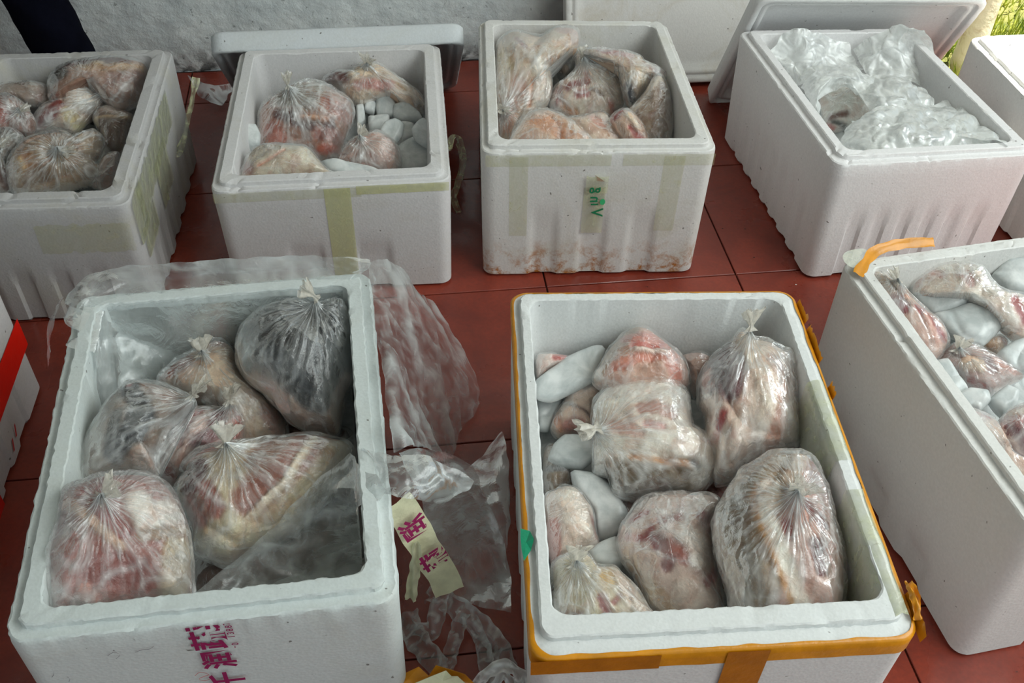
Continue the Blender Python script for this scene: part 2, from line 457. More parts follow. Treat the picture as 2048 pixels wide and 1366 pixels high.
def band(bx, h0, h1, mat, name='tape', jag=0.01, seed=0, off=0.0015, over=True):
    """tape running right round the box under its rim, folded a little over the edge"""
    W, L, H = bx.W, bx.L, bx.H
    rows = []
    prof = [(0.0, h0 * H, 1), (0.0, (h0 + h1) / 2 * H, 0), (0.0, h1 * H - 0.003, 0)]
    if over: prof += [(0.003, H + off * 0.6, 0), (0.0055, H + off * 0.7, 2)]
    N = 0
    for (ins, z, e) in prof:
        pts, info = arc_ring(W + 2 * off - 2 * ins, L + 2 * off - 2 * ins, 0.026 + off, 70, 6); N = len(pts)
        P = np.stack([pts[:, 0] * 26 + seed, pts[:, 1] * 26, 0 * pts[:, 0]], -1)
        zz = np.full(N, z); x, y = pts[:, 0].copy(), pts[:, 1].copy()
        if e == 1: zz = zz + jag * 0.3 * pn(P)
        if e == 2: f = 1 - 0.02 * np.clip(pn(P) + 0.1, 0, 1) ; x *= f; y *= f
        rows.append(bx.mp(x, y, zz))
    V = np.vstack(rows)
    return mesh_obj(name, V, grid_faces(len(prof), N, True), mat, bx.root)

def draw_text(body, mat, name, origin, rdir, udir, size, parent, clip=None, bold=0.0):
    rdir = np.array(rdir, float); udir = np.array(udir, float); rdir /= np.linalg.norm(rdir); udir /= np.linalg.norm(udir)
    cu = bpy.data.curves.new('t', 'FONT'); cu.body = body; cu.size = size; cu.align_x = 'CENTER'; cu.align_y = 'CENTER'; cu.offset = bold
    to = bpy.data.objects.new('t', cu); COL.objects.link(to)
    dg = bpy.context.evaluated_depsgraph_get()
    me = bpy.data.meshes.new_from_object(to.evaluated_get(dg))
    bpy.data.objects.remove(to)
    V = np.array([v.co[:] for v in me.vertices]); F = [tuple(p.vertices) for p in me.polygons]
    if len(V) == 0: return None
    V = V - np.array([(V[:, 0].max() + V[:, 0].min()) / 2, (V[:, 1].max() + V[:, 1].min()) / 2, 0])
    Wd = origin + V[:, :1] * rdir + V[:, 1:2] * udir
    o = mesh_obj(name, Wd, F, mat, parent, smooth=False)
    if clip is not None:
        bm = bmesh.new(); bm.from_mesh(o.data)
        org = np.array(o['_org'])
        bmesh.ops.bisect_plane(bm, geom=bm.verts[:] + bm.edges[:] + bm.faces[:], plane_co=Vector(np.array(clip[0]) - org), plane_no=Vector(clip[1]), clear_outer=True)
        bm.to_mesh(o.data); bm.free()
    return o

# ---------------------------------------------------------------- soft lumps: meat, ice, plastic bags
def catmull(pts, sub=8, closed=True):
    P = np.asarray(pts, float); n = len(P); out = []
    rng_ = range(n) if closed else range(n - 1)
    for i in rng_:
        if closed: p0, p1, p2, p3 = P[i - 1], P[i], P[(i + 1) % n], P[(i + 2) % n]
        else: p0, p1, p2, p3 = P[max(i - 1, 0)], P[i], P[i + 1], P[min(i + 2, n - 1)]
        for k in range(sub):
            t = k / sub
            out.append(0.5 * ((2 * p1) + (-p0 + p2) * t + (2 * p0 - 5 * p1 + 4 * p2 - p3) * t * t + (-p0 + 3 * p1 - 3 * p2 + p3) * t ** 3))
    if not closed: out.append(P[-1])
    return np.array(out)

def polar(B, c, th):
    """distance from c to closed outline B along the angles th"""
    d = np.stack([np.cos(th), np.sin(th)], -1); A = B - c; E_ = np.roll(B, -1, 0) - B
    R = np.zeros(len(th))
    den = d[:, None, 0] * E_[None, :, 1] - d[:, None, 1] * E_[None, :, 0]
    den = np.where(np.abs(den) < 1e-12, 1e-12, den)
    t = (A[None, :, 0] * E_[None, :, 1] - A[None, :, 1] * E_[None, :, 0]) / den
    s = (A[None, :, 0] * d[:, None, 1] - A[None, :, 1] * d[:, None, 0]) / den
    ok = (t > 0) & (s >= -1e-6) & (s <= 1 + 1e-6)
    R = np.where(ok, t, 0).max(1)
    R = np.where(R <= 0, np.median(R[R > 0]) if (R > 0).any() else 0.01, R)
    return R

CUR = [None]
def rest_height(poly, z, tilt):
    """raise a lump until its outline clears the back and side walls of the box it lies in"""
    b = CUR[0]
    if b is None: return z
    T = b.T; o = sum(T) / 4; ex = T[1] - T[0] + T[2] - T[3]; ex = ex / np.linalg.norm(ex); ey = np.array([-ex[1], ex[0]])
    for k in range(26):
        fr = Frame(poly, z, tilt)
        P = np.array([at_plane(u, v, fr.o, fr.n) for u, v in poly])[:, :2] - o
        if (P @ ey).max() < b.L / 2 - 0.046 and np.abs(P @ ex).max() < b.W / 2 - 0.034: break
        if fr.o[2] > b.H - 0.045: break
        z += 0.004
    return z

class Frame:
    """a resting plane for a lump: half turned to the eye, half level"""
    def __init__(s, poly, z, tilt=0.6):
        P = np.asarray(poly, float); s.cpx = (P.min(0) + P.max(0)) / 2 * 0.5 + P.mean(0) * 0.5
        s.o = at(s.cpx[0], s.cpx[1], z)
        d = EYE - s.o; d /= np.linalg.norm(d)
        n = tilt * d + (1 - tilt) * np.array([0, 0, 1.0]); s.n = n / np.linalg.norm(n)
        e1 = np.cross([0, 1, 0], s.n); s.e1 = e1 / np.linalg.norm(e1); s.e2 = np.cross(s.n, s.e1)
    def loc2(s, u, v):
        p = at_plane(u, v, s.o, s.n) - s.o
        return np.array([p @ s.e1, p @ s.e2])
    def w(s, xy, h):
        return s.o + xy[..., :1] * s.e1 + xy[..., 1:2] * s.e2 + h[..., None] * s.n
    def outline(s, poly, sub=8, round_=1.0):
        Q = np.array([s.loc2(u, v) for u, v in poly]); C = catmull(Q, sub)
        if round_ < 1:
            k = (np.arange(sub) / sub)[None, :, None]
            C = C * round_ + (Q[:, None] * (1 - k) + np.roll(Q, -1, 0)[:, None] * k).reshape(-1, 2) * (1 - round_)
        return C

def lump(fr, B, T, c2, centre, na, nr, nb=8, shrink=1.0, q=2.4, back=0.7):
    """closed pillow over outline B. c2 pole of the rings, centre = middle of the height profile"""
    th = np.linspace(0, 2 * np.pi, na, endpoint=False)
    R = polar(B, c2, th) * shrink
    def rho(p):
        d = p - centre; a = np.arctan2(d[..., 1], d[..., 0]); r = np.hypot(d[..., 0], d[..., 1])
        tt = np.linspace(-np.pi, np.pi, 181); RR = polar(B, centre, tt) * shrink
        return np.clip(r / np.interp(a, tt, RR), 0, 1)
    tr = np.sin(np.linspace(0, np.pi / 2, nr)); rows = []; par = []
    for t in tr:
        t_ = max(t, 0.004); p = c2 + np.stack([np.cos(th), np.sin(th)], -1) * (R * t_)[:, None]
        h = T * np.sqrt(np.clip(1 - rho(p) ** q, 0, 1)) if t < 0.9999 else np.zeros(na)
        rows.append((p, h)); par.append((t_, 1))
    for t in tr[::-1][1:][::max(1, nr // nb)]:
        t_ = max(t, 0.02); p = c2 + np.stack([np.cos(th), np.sin(th)], -1) * (R * t_)[:, None]
        h = -T * back * np.sqrt(np.clip(1 - rho(p) ** q, 0, 1)); rows.append((p, h)); par.append((t_, -1))
    XY = np.array([r[0] for r in rows]); Hh = np.array([r[1] for r in rows])
    return XY, Hh, th, np.array([p[0] for p in par]), np.array([p[1] for p in par])

def close_faces(n, na):
    F = grid_faces(n, na, True); F.append(tuple(range(na - 1, -1, -1))); F.append(tuple((n - 1) * na + k for k in range(na))); return F

def seg_dist(P, a, b):
    ab = b - a; t = np.clip(((P - a) @ ab) / max(ab @ ab, 1e-9), 0, 1); return np.linalg.norm(P - a - t[..., None] * ab, axis=-1)

def paint(px, base, strokes, seed):
    """albedo of the meat: muscle, fat and skin as streaks laid over the base tone"""
    col = np.tile(np.array(lin(base)), (len(px), 1))
    wob = np.stack([px[:, 0] / 14 + seed, px[:, 1] / 14, px[:, 0] * 0 + seed], -1)
    mar = pn(wob * 0.8 + 9)
    col = col * (1 + 0.22 * mar[:, None])
    red = np.clip(pn(wob * 0.55 + 3) * 2.0 - 0.45, 0, 0.30)[:, None]
    red = red * min(1.0, sum(base) / 420.0) ** 3
    col = col * (1 - red) + np.array(lin((168, 98, 88))) * red
    lift = np.zeros(len(px))
    for pts, w, c in strokes:
        P = np.array(pts, float)
        d = np.min([seg_dist(px, P[i], P[i + 1]) for i in range(len(P) - 1)], axis=0) if len(P) > 1 else np.linalg.norm(px - P[0], axis=1)
        dd = (d + min(w, 9) * 0.5 * pn(wob * 1.3 + w) + min(w, 9) * 0.3 * pn(wob * 3.5)) * 0.88
        k = 1 / (1 + np.exp(np.clip((dd - w) / (w * 0.07 + 0.7), -30, 30)))[:, None]
        fib = 1 + 0.22 * pn(wob * 4)[:, None]
        col = col * (1 - k) + np.array(lin(c)) * fib * k
        lift = lift * (1 - k[:, 0]) + k[:, 0] * (0.005 if sum(c) > sum(base) + 8 else -0.004)
    return np.clip(col, 0.005, 0.95), lift

COUNT = [0]
def meat_bag(label, poly, z, T, base, strokes=(), knot=None, bag=0.5, tilt=0.6, film=None, group='bags of meat in the open foam boxes', name='meat_bag', na=None, pleat=1.0, tuft=None, lumps=1.0, bare=False, q=2.4):
    COUNT[0] += 1; sd = COUNT[0] * 3.71
    z = rest_height(poly, z, tilt); fr = Frame(poly, z, tilt); B = fr.outline(poly); cen = fr.loc2(*fr.cpx)
    size = math.sqrt(abs(np.sum(B[:, 0] * np.roll(B[:, 1], -1) - B[:, 1] * np.roll(B[:, 0], -1)) / 2))
    spx = math.hypot(*(np.max(poly, 0) - np.min(poly, 0)))
    root = thing(name, label, 'meat', fr.o - fr.n * T * 0.5, group)
    # meat
    nm, rm = (176, 60) if spx > 180 else (110, 36)
    XY, Hh, th, tr, sg = lump(fr, B, T * 0.9, cen, cen, nm, rm, shrink=(0.955 if not bare else 1.0), q=q)
    W0 = fr.w(XY, Hh); P = W0.reshape(-1, 3)
    d = (0.026 * pn(P * 9 + sd) + 0.010 * pn(P * 24 + sd) + 0.003 * pn(P * 60 + sd) - 0.012 * ridge(P * 7 + sd, 5)) * lumps * min(1.0, size / 0.16)
    edge = np.repeat(np.where(sg > 0, 1 - tr ** 6, 0), nm)
    cpl = fr.w(XY, 0 * Hh).reshape(-1, 3)
    rel = cpl - EYE; dep = rel @ _f3
    px = np.stack([1024 + FPX * (rel @ _cr) / dep, 683 - FPX * (rel @ _cu) / dep], -1)   # same units as the streaks
    col, lift = paint(px, base, strokes, sd)
    V = P + fr.n * ((d + lift) * edge)[:, None]
    mesh_obj('meat', V, close_faces(len(XY), nm), MEAT, root, colors=col)
    if bare: return root
    # plastic film
    k2 = fr.loc2(*knot) if knot else cen + (B[3] - cen) * 0.25
    nb_, rb = (288, 64) if spx > 180 else (168, 40)
    XY, Hh, th, tr, sg = lump(fr, B, T, k2, cen, nb_, rb, q=q)
    W0 = fr.w(XY, Hh); P = W0.reshape(-1, 3)
    tt = np.tile(th, len(XY)); r_ = np.repeat(tr, nb_); s_ = np.repeat(sg, nb_)
    ang = np.stack([np.cos(tt), np.sin(tt), 0 * tt], -1)
    A1 = ridge(ang * 5.5 + np.stack([r_ * 0.7 + sd, r_ * 0.5, r_ * 1.3], -1), 2.5)
    A2 = ridge(ang * 13 + np.stack([r_ * 1.2 + sd, 0 * r_, r_ * 2.0], -1), 3.5)
    A3 = ridge(P * 17 + sd, 6); A4 = ridge(P * 38 + sd * 2 + 0.8 * pn(P * 20)[:, None], 5)
    wk = (np.exp(-2.3 * r_) + 0.10) if knot else 0.10 + 0 * r_
    strk = ridge(np.stack([(P @ fr.e1) * 55 + sd, (P @ fr.e2) * 9, (P @ fr.n) * 20], -1), 5)
    smooth_ = 0.016 * pn(P * 9 + sd) * lumps * min(1.0, size / 0.16)
    dd = smooth_ + 0.002 + pleat * (wk * (0.007 * A1 + 0.004 * A2)) + 0.0035 * A3 + 0.0012 * A4 + 0.001 * strk + 0.0009 * pn(P * 70)
    if knot: dd = dd + 0.012 * np.exp(-(r_ / 0.09) ** 2) - 0.008 * np.exp(-((r_ - 0.22) / 0.12) ** 2)
    e = np.where(s_ > 0, 1 - r_ ** 14 * 0.7, 0.25)
    V = P + fr.n * (dd * e)[:, None]
    V = V + (fr.e1 * (0.004 * pn(P * 45 + 4))[:, None] + fr.e2 * (0.004 * pn(P * 45 + 8))[:, None]) * np.clip(r_ * 1.5, 0.2, 1)[:, None]
    m1 = np.clip(0.45 + 2.2 * pn(P * 8 + sd + 5), 0, 1); m2 = np.clip(0.35 + 2.5 * pn(P * 11 + sd + 9), 0, 1)
    q1 = np.stack([r_ * 0.7 + sd, r_ * 0.5, r_ * 1.3], -1); q2 = np.stack([r_ * 1.2 + sd, 0 * r_, r_ * 2.0], -1)
    cr = pleat * (wk * 1.1 if knot else wk) * (0.6 * line(ang * 5.5 + q1, 9) + 0.6 * line(ang * 13 + q2, 8)) + 0.5 * line(P * 13 + sd, 16) * m1
    cr = cr + 0.4 * line(P * 30 + sd * 2 + 0.8 * pn(P * 20)[:, None], 10) * m2 + 0.38 * line(np.stack([(P @ fr.e1) * 60 + sd, (P @ fr.e2) * 10, (P @ fr.n) * 20], -1), 5) * m2
    cr = cr + bag * 0.30 * np.clip(pn(P * 11 + sd) * 2.2 - 0.1, 0, 1)
    if knot: cr = cr + 0.45 * np.exp(-(r_ / 0.10) ** 2)
    cr = cr + 0.22 * r_ ** 12
    mesh_obj('plastic_bag', V, close_faces(len(XY), nb_), film or BAG, root, attrs={'crease': np.clip(cr * (0.55 + 0.8 * bag), 0, 1)})
    if knot:
        base_p = fr.w(k2[None], np.array([T * 1.0]))[0]
        tu = tuft or (0.35, 0.35)
        tuft_mesh(root, base_p, fr.n * 0.8 + fr.e1 * tu[0] * 2 + fr.e2 * tu[1] * 2, 0.021 + 0.075 * min(size, 0.25), sd, flare=1.15)
    return root

def tuft_mesh(root, base, direction, ln, sd, name='knot', flare=1.0):
    d = np.array(direction, float); d /= np.linalg.norm(d)
    a = np.cross(d, [0.3, 0.2, 1.0]); a /= np.linalg.norm(a); b = np.cross(d, a)
    n, m = 28, 12; rows = []
    for i in range(m):
        t = i / (m - 1); rad = 0.0035 + (0.009 * max(0, 0.22 - t) / 0.22) + 0.018 * flare * max(0, t - 0.25) ** 0.8 * (ln / 0.035)
        th = np.linspace(0, 2 * np.pi, n, endpoint=False)
        rr = rad * (1 + 0.75 * pn(np.stack([np.cos(th) * 2.6 + sd, np.sin(th) * 2.6, th * 0 + t * 1.5], -1)) + 0.45 * np.cos(th * 5 + t * 3 + sd))
        flat = 0.45
        ed = ln * t * (1 + (0.5 * pn(np.stack([np.cos(th) * 2 + sd, np.sin(th) * 2, th * 0 + 5], -1)) if t > 0.6 else 0)) if True else 0
        bend = d * 1.0
        rows.append(base[None] - d * 0.006 + d * np.asarray(ed).reshape(-1, 1) * np.ones((n, 1)) + a * (np.cos(th) * rr)[:, None] + b * (np.sin(th) * rr * flat)[:, None])
    V = np.vstack(rows)
    return mesh_obj(name, V, grid_faces(m, n, True), KNOT, root, attrs={'crease': np.clip(0.4 + 1.2 * pn(V * 160), 0, 1)})

def ice(label, poly, z, T=0.022, tilt=0.5, group='ice lumps among the meat'):
    COUNT[0] += 1; sd = COUNT[0] * 2.3
    z = rest_height(poly, z, tilt); fr = Frame(poly, z, tilt); B = fr.outline(poly, 6, 0.35); cen = fr.loc2(*fr.cpx)
    XY, Hh, th, tr, sg = lump(fr, B, T, cen, cen, 64, 16, nb=6, q=4.5)
    P = fr.w(XY, Hh).reshape(-1, 3)
    V = P + fr.n * (0.009 * pn(P * 16 + sd) + 0.0016 * pn(P * 55) - 0.004 * ridge(P * 10 + sd, 6))[:, None]
    o = mesh_obj('ice_lump', V, close_faces(len(XY), 64), ICE, None, loc=fr.o)
    return tag(o, label, 'ice', group)

def sheet(rows, sub=10, amp=0.006, sd=0.0, fine=1.0, edge=0.006, facet=0.0):
    """crumpled film through a grid of (u, v, z) control points -> verts, faces, crease"""
    G = np.array([[at(*p) for p in r] for r in rows])
    G = np.array([catmull(r, sub, False) for r in G])
    G = np.array([catmull(G[:, j], sub, False) for j in range(G.shape[1])]).transpose(1, 0, 2)
    du = np.gradient(G, axis=1); dv = np.gradient(G, axis=0); N = np.cross(du, dv)
    N /= np.linalg.norm(N, axis=-1, keepdims=True) + 1e-9
    P = G.reshape(-1, 3); q = P + 0.02 * np.stack([pn(P * 8 + 3), pn(P * 8 + 11), pn(P * 8 + 17)], -1)
    a = line(q * 6 + sd, 7); b = line(q * 15 + sd, 8); c = line(q * 34 + sd, 8)
    d = amp * (0.55 * a + 0.35 * b + 0.12 * c * fine) + amp * 1.8 * (1 - 0.6 * facet) * pn(P * 6 + sd) + facet * amp * (1.3 * line(q * np.array([5, 8, 6]) + sd, 1.8) + 0.30 * line(q * np.array([14, 9, 12]) + sd, 2.4) + 0.05 * line(q * 34 + sd, 3.5) - 0.8)
    nr, nc = G.shape[:2]
    V = P + N.reshape(-1, 3) * d[:, None]
    jag = edge * np.stack([pn(P * 30 + 1), pn(P * 30 + 5), pn(P * 30 + 9)], -1)
    V = V + jag
    V[:, 2] = np.maximum(V[:, 2], 0.002)
    return V, grid_faces(nr, nc), np.clip(0.6 * a + 0.45 * b + 0.35 * c + 0.22 * np.clip(pn(P * 5 + sd + 4) * 2 - 0.2, 0, 1), 0, 1)

def sheets_obj(name, patches, mat, parent=None, loc=None, cmul=1.0):
    V, F, C = [], [], []; n = 0
    for v, f, c in patches:
        V.append(v); F += [tuple(i + n for i in q) for q in f]; C.append(c); n += len(v)
    V = np.vstack(V); C = np.clip(np.concatenate(C) * cmul, 0, 1)
    return mesh_obj(name, V, F, mat, parent, loc=V.mean(0) if loc is None else loc, attrs={'crease': C})

def ribbon(name, label, pts, width, mat, cat='plastic strip', group=None, twist=1.0, sd=0.0, root=None, crumple=0.004, n=6, minz=0.003, wvar=0.5):
    C = catmull([at(*p) for p in pts], 14, False)
    T_ = np.gradient(C, axis=0); T_ /= np.linalg.norm(T_, axis=1)[:, None]
    s = np.linspace(0, 1, len(C))
    up = np.array([0, -0.5, 0.85])
    side = np.cross(T_, up); side /= np.linalg.norm(side, axis=1)[:, None]; nn = np.cross(side, T_)
    an = twist * 2.0 * pn(np.stack([s * 5 + sd, s * 0, s * 0], -1))
    sd_ = side * np.cos(an)[:, None] + nn * np.sin(an)[:, None]
    w = width * (0.85 + wvar * pn(np.stack([s * 7 + sd, s * 0 + 3, s * 0], -1)))
    V = []
    for i in range(len(C)):
        for k in range(n):
            q = k / (n - 1) - 0.5
            V.append(C[i] + sd_[i] * w[i] * q + nn[i] * crumple * math.cos(q * 9 + s[i] * 6 + sd))
    V = np.array(V); V = V + crumple * 0.8 * np.stack([pn(V * 40 + 1), pn(V * 40 + 5), pn(V * 40 + 9)], -1); V[:, 2] = np.maximum(V[:, 2], minz)
    cr = np.clip(ridge(V * 45 + sd, 3) + 0.35 * (np.tile(np.abs(np.linspace(-1, 1, n)), len(C)) > 0.9), 0, 1)
    o = mesh_obj(name, V, grid_faces(len(C), n), mat, root, loc=C[0], attrs={'crease': cr})
    if root is None: tag(o, label, cat, group)
    return o
# ---------------------------------------------------------------- the boxes
BX = {}
BX['A'] = foam_box([(-1.282, 2.217), (-0.85, 2.273), (-0.768, 1.626), (-1.207, 1.584)], [(-1.279, 2.214), (-0.846, 2.262), (-0.774, 1.638), (-1.205, 1.588)], 0.304,
    'polystyrene box at the back left with yellowed tape peeling off its right side, bags inside', foam('A', base=(186, 184, 184), amount=0.3, dirt=(176, 168, 130), seed=1), ledge=0.016, lip=0.026, seed=1)
BX['B'] = foam_box([(-0.700, 2.311), (-0.206, 2.379), (-0.138, 1.773), (-0.631, 1.705)], [(-0.695, 2.308), (-0.212, 2.375), (-0.142, 1.773), (-0.626, 1.719)], 0.286,
    'polystyrene box with a lid leaning on its back rim, small ice lumps at its right', foam('B', base=(210, 208, 208), amount=0.14, seed=2), ledge=0.016, lip=0.026, ribs=(3, 5), seed=2)
BX['C'] = foam_box([(-0.11, 2.417), (0.367, 2.441), (0.426, 1.844), (-0.078, 1.809)], [(-0.108, 2.414), (0.372, 2.445), (0.418, 1.842), (-0.071, 1.807)], 0.333,
    'polystyrene box with brown-stained front and a green-lettered scrap of tape', foam('C', base=(215, 213, 210), amount=0.25, low_amt=0.95, seed=3), ledge=0.014, lip=0.024, ribs=(4, 6), rib_h=0.6, seed=3)
BX['D'] = foam_box([(0.555, 2.451), (1.012, 2.492), (1.139, 1.906), (0.679, 1.837)], [(0.567, 2.451), (1.008, 2.485), (1.129, 1.913), (0.679, 1.831)], 0.311,
    'clean white polystyrene box heaped with loose crumpled clear plastic', foam('D', base=(226, 224, 224), amount=0.04, seed=4), ledge=0.018, lip=0.022, ribs=(7, 9), rib_h=0.62, seed=4)
BX['E'] = foam_box([(-0.768, 1.331), (-0.263, 1.425), (-0.139, 0.738), (-0.638, 0.657)], [(-0.762, 1.327), (-0.268, 1.419), (-0.143, 0.75), (-0.637, 0.658)], 0.322,
    'polystyrene box at the front left with purple characters and a clear liner over its rim', foam('E', base=(206, 213, 212), amount=0.12, low=(150, 105, 45), low_amt=0.5, seed=5), ledge=0.017, lip=0.025, ribs=(0.001, 0.001), seed=5, chip=0.5, rough_rim=1.0)
BX['F'] = foam_box([(-0.005, 1.376), (0.504, 1.405), (0.547, 0.706), (0.036, 0.658)], [(0.001, 1.364), (0.493, 1.397), (0.538, 0.707), (0.046, 0.674)], 0.322,
    'polystyrene box at the front centre with orange tape round its rim', foam('F', base=(220, 222, 221), amount=0.03, seed=6), ledge=0.014, lip=0.018, front=0.024, ribs=(5, 7), seed=6, chip=0.6, rough_rim=0.6)
BX['G'] = foam_box([(0.600, 1.472), (1.022, 1.582), (1.175, 0.963), (0.745, 0.868)], [(0.600, 1.474), (1.024, 1.585), (1.172, 0.965), (0.742, 0.862)], 0.339,
    'polystyrene box at the right edge with orange tape on its back left corner', foam('G', base=(218, 217, 214), amount=0.06, seed=7), ledge=0.018, lip=0.022, ribs=(3, 4), rib_h=0.25, seed=7)
h0, h1 = at(1935, 74, 0.311)[:2], at(2048, 191, 0.311)[:2]
dh = (h1 - h0) / np.linalg.norm(h1 - h0); ph = np.array([-dh[1], dh[0]]); ph = ph if ph[0] > 0 else -ph
H_T = [h0, h0 + ph * 0.44, h0 + ph * 0.44 + dh * 0.64, h0 + dh * 0.64]
BX['H'] = foam_box(H_T, [p * 1.0 for p in H_T], 0.311, 'polystyrene box at the far right, its inside lit white by the sun', foam('H', base=(228, 228, 226), amount=0.04, seed=8), ledge=0.016, lip=0.024, seed=8)
# box at the left edge: its right side and back right corner show
i0 = np.array([-0.956, 1.425]); di = np.array([0.045, -0.365]); di /= np.linalg.norm(di); pi_ = np.array([di[1], -di[0]]); pi_ = pi_ if pi_[0] < 0 else -pi_
I_B = [i0 + pi_ * 0.46, i0, i0 + di * 0.62, i0 + di * 0.62 + pi_ * 0.46]
BX['I'] = foam_box([p + 0.0 for p in I_B], I_B, 0.31, 'polystyrene box at the left edge bound with bright red tape', foam('I', base=(200, 196, 196), amount=0.12, seed=9), ribs=(4, 5), rib_h=0.6, seed=9)

# ---------------------------------------------------------------- lids
def lid(label, origin, ex, ey, ez, w, h, t, mat, seed=0):
    ex, ey, ez = [np.array(a, float) / np.linalg.norm(a) for a in (ex, ey, ez)]
    o = np.array(origin, float)
    prof = [(0.06, 0.0, 0.02), (0.006, 0.0, 0.03), (0.0, 0.006, 0.034), (0.0, t * 0.5, 0.034), (0.0, t - 0.004, 0.034), (0.003, t, 0.032), (0.014, t, 0.026), (0.017, t - 0.003, 0.024),
            (0.018, t - 0.012, 0.024), (0.024, t - 0.013, 0.02), (0.026, t - 0.008, 0.02), (0.034, t - 0.008, 0.02), (0.038, t - 0.012, 0.02), (0.046, t * 0.45, 0.02), (0.062, t * 0.42, 0.02), (min(w, h) * 0.35, t * 0.42, 0.02)]
    V = []
    for ins, z, r in prof:
        p, _ = arc_ring(w - 2 * ins, h - 2 * ins, r, 40, 6)
        q = np.stack([p[:, 0] * 30 + seed, p[:, 1] * 30, p[:, 0] * 0 + z * 40], -1)
        zz = z - 0.0016 * np.clip(ridge(q * 1.3, 2), 0, 1) * (z > t * 0.7)
        V.append(o + p[:, :1] * ex + (p[:, 1:2] + h / 2) * ey + np.asarray(zz).reshape(-1, 1) * ez * np.ones((len(p), 1))); N = len(p)
    V = np.vstack(V); F = grid_faces(len(prof), N, True); F.append(tuple(range(N - 1, -1, -1))); F.append(tuple((len(prof) - 1) * N + k for k in range(N)))
    V[:, 2] = np.maximum(V[:, 2], 0.0015)
    return tag(mesh_obj('foam_lid', V, F, mat, loc=o), label, 'lid', 'loose polystyrene lids')
exg = np.array([gc, gs, 0]); bk = np.array([-gs, gc, 0])
n_ = -0.70 * bk - 0.71 * np.array([0, 0, 1]); e_ = -0.71 * bk + 0.70 * np.array([0, 0, 1])
br = np.array([-0.186, 2.667, 0.0])
lid('polystyrene lid tipped against the box with small ice lumps, hollow side down', br - exg * 0.315 - n_ * 0.052, exg + np.array([0, 0, 0.0]), e_, n_, 0.63, 0.425, 0.052, foam('lidB', base=(205, 209, 212), amount=0.12, seed=12), 1)
TL, TR, BR_, BL_ = np.array([0.575, 2.357, 0.438]), np.array([1.162, 2.419, 0.425]), np.array([1.128, 2.655, 0.0]), np.array([0.54, 2.596, 0.0])
TL, TR, BR_, BL_ = [EYE + (p - EYE) * 1.014 for p in (TL, TR, BR_, BL_)]
ex2 = (TR - TL); ey2 = TL - BL_; ey2 = ey2 - ex2 * (ex2 @ ey2) / (ex2 @ ex2); n2 = np.cross(ex2, ey2); n2 /= np.linalg.norm(n2)
if n2[1] > 0: n2 = -n2
lid('clean polystyrene lid standing behind the box of crumpled plastic', (BL_ + BR_) / 2 - n2 * 0.05, ex2, ey2, n2, np.linalg.norm(ex2), 0.5, 0.05, foam('lidD', base=(224, 224, 224), amount=0.02, seed=13), 2)
e3 = 0.36 * bk + 0.93 * np.array([0, 0, 1]); n3 = -0.93 * bk + 0.36 * np.array([0, 0, 1])
lid('stained polystyrene lid leaning on the wall behind the brown-stained box', np.array([0.135, 2.655, 0]) + exg * 0.32 + bk * 0.045, exg, e3, n3, 0.64, 0.50, 0.05, foam('lidC', base=(206, 203, 200), amount=0.5, dirt=(168, 152, 120), seed=14), 3)

# ---------------------------------------------------------------- tape and print on the boxes
b = BX['F']
band(b, 0.895, 1.0, ORANGE, 'tape', 0.012, 3)
face_patch(b, 'f', 0.0, 0.33, 0.885, 0.995, ORANGE2, 'tape', 0.006, off=0.0024, seed=2)
face_patch(b, 'f', 0.50, 0.61, 0.30, 0.992, ORANGE2, 'tape', 0.004, off=0.0032, seed=5)
for a0, a1, q in ((0.00, 0.10, 0.03), (0.62, 0.66, 0.03), (0.74, 0.86, 0.035), (0.88, 0.96, 0.03)):   # torn ends standing off the right side
    n = 14; a = np.linspace(a0, a1, n); rows = [b.face('r', a, 0.97 + 0 * a, 0.002), b.face('r', a, 1.0 + 0 * a, 0.005), b.face('r', a, 1.0 + q * (0.5 + np.abs(pn(np.stack([a * 60, 0 * a, 0 * a], -1)) * 2)), 0.006 + 0.010 * np.abs(pn(np.stack([a * 40, 0 * a + 2, 0 * a], -1))))]
    mesh_obj('torn_tape', np.vstack(rows), grid_faces(3, n), ORANGE, b.root)
def inner_patch(b, a0, a1, z0, z1, mat, name, ins0=0.0, seed=0, jag=0.02):
    """film stuck over the right rim and down its inner side"""
    n = 26; rows = []
    wall = b.W / 2 - 0.032
    for k in range(9):
        q = k / 8; a = np.linspace(a0, a1, n) + (jag * pn(np.stack([np.linspace(0, 6, n) + seed, np.full(n, q * 4), np.zeros(n)], -1)) if True else 0)
        if q < 0.35: x = b.W / 2 - 0.01 - (0.022) * q / 0.35; z = b.H + 0.0125
        else: x = wall - 0.003 - 0.004 * (q - 0.35); z = b.H + 0.0125 - (b.H + 0.0125 - z1) * (q - 0.35) / 0.65
        P = np.stack([a * 20, 0 * a + q * 5, 0 * a + seed], -1)
        rows.append(b.mp(x + 0 * a - 0.002 * np.abs(pn(P)), -b.L / 2 + a * b.L, z + 0.02 * pn(P * 0.8 + 4) * (q > 0.9)))
    V = np.vstack(rows)
    return mesh_obj(name, V, grid_faces(9, n), mat, b.root, attrs={'crease': np.clip(0.3 + pn(V * 50), 0, 1)})
inner_patch(b, 0.42, 0.66, 0, 0.245, CLEARTAPE, 'clear_tape', seed=1)
inner_patch(b, 0.04, 0.20, 0, 0.16, CLEARTAPE, 'clear_tape', seed=5)
inner_patch(b, 0.20, 0.34, 0, 0.27, CLEARTAPE, 'clear_tape', seed=8)
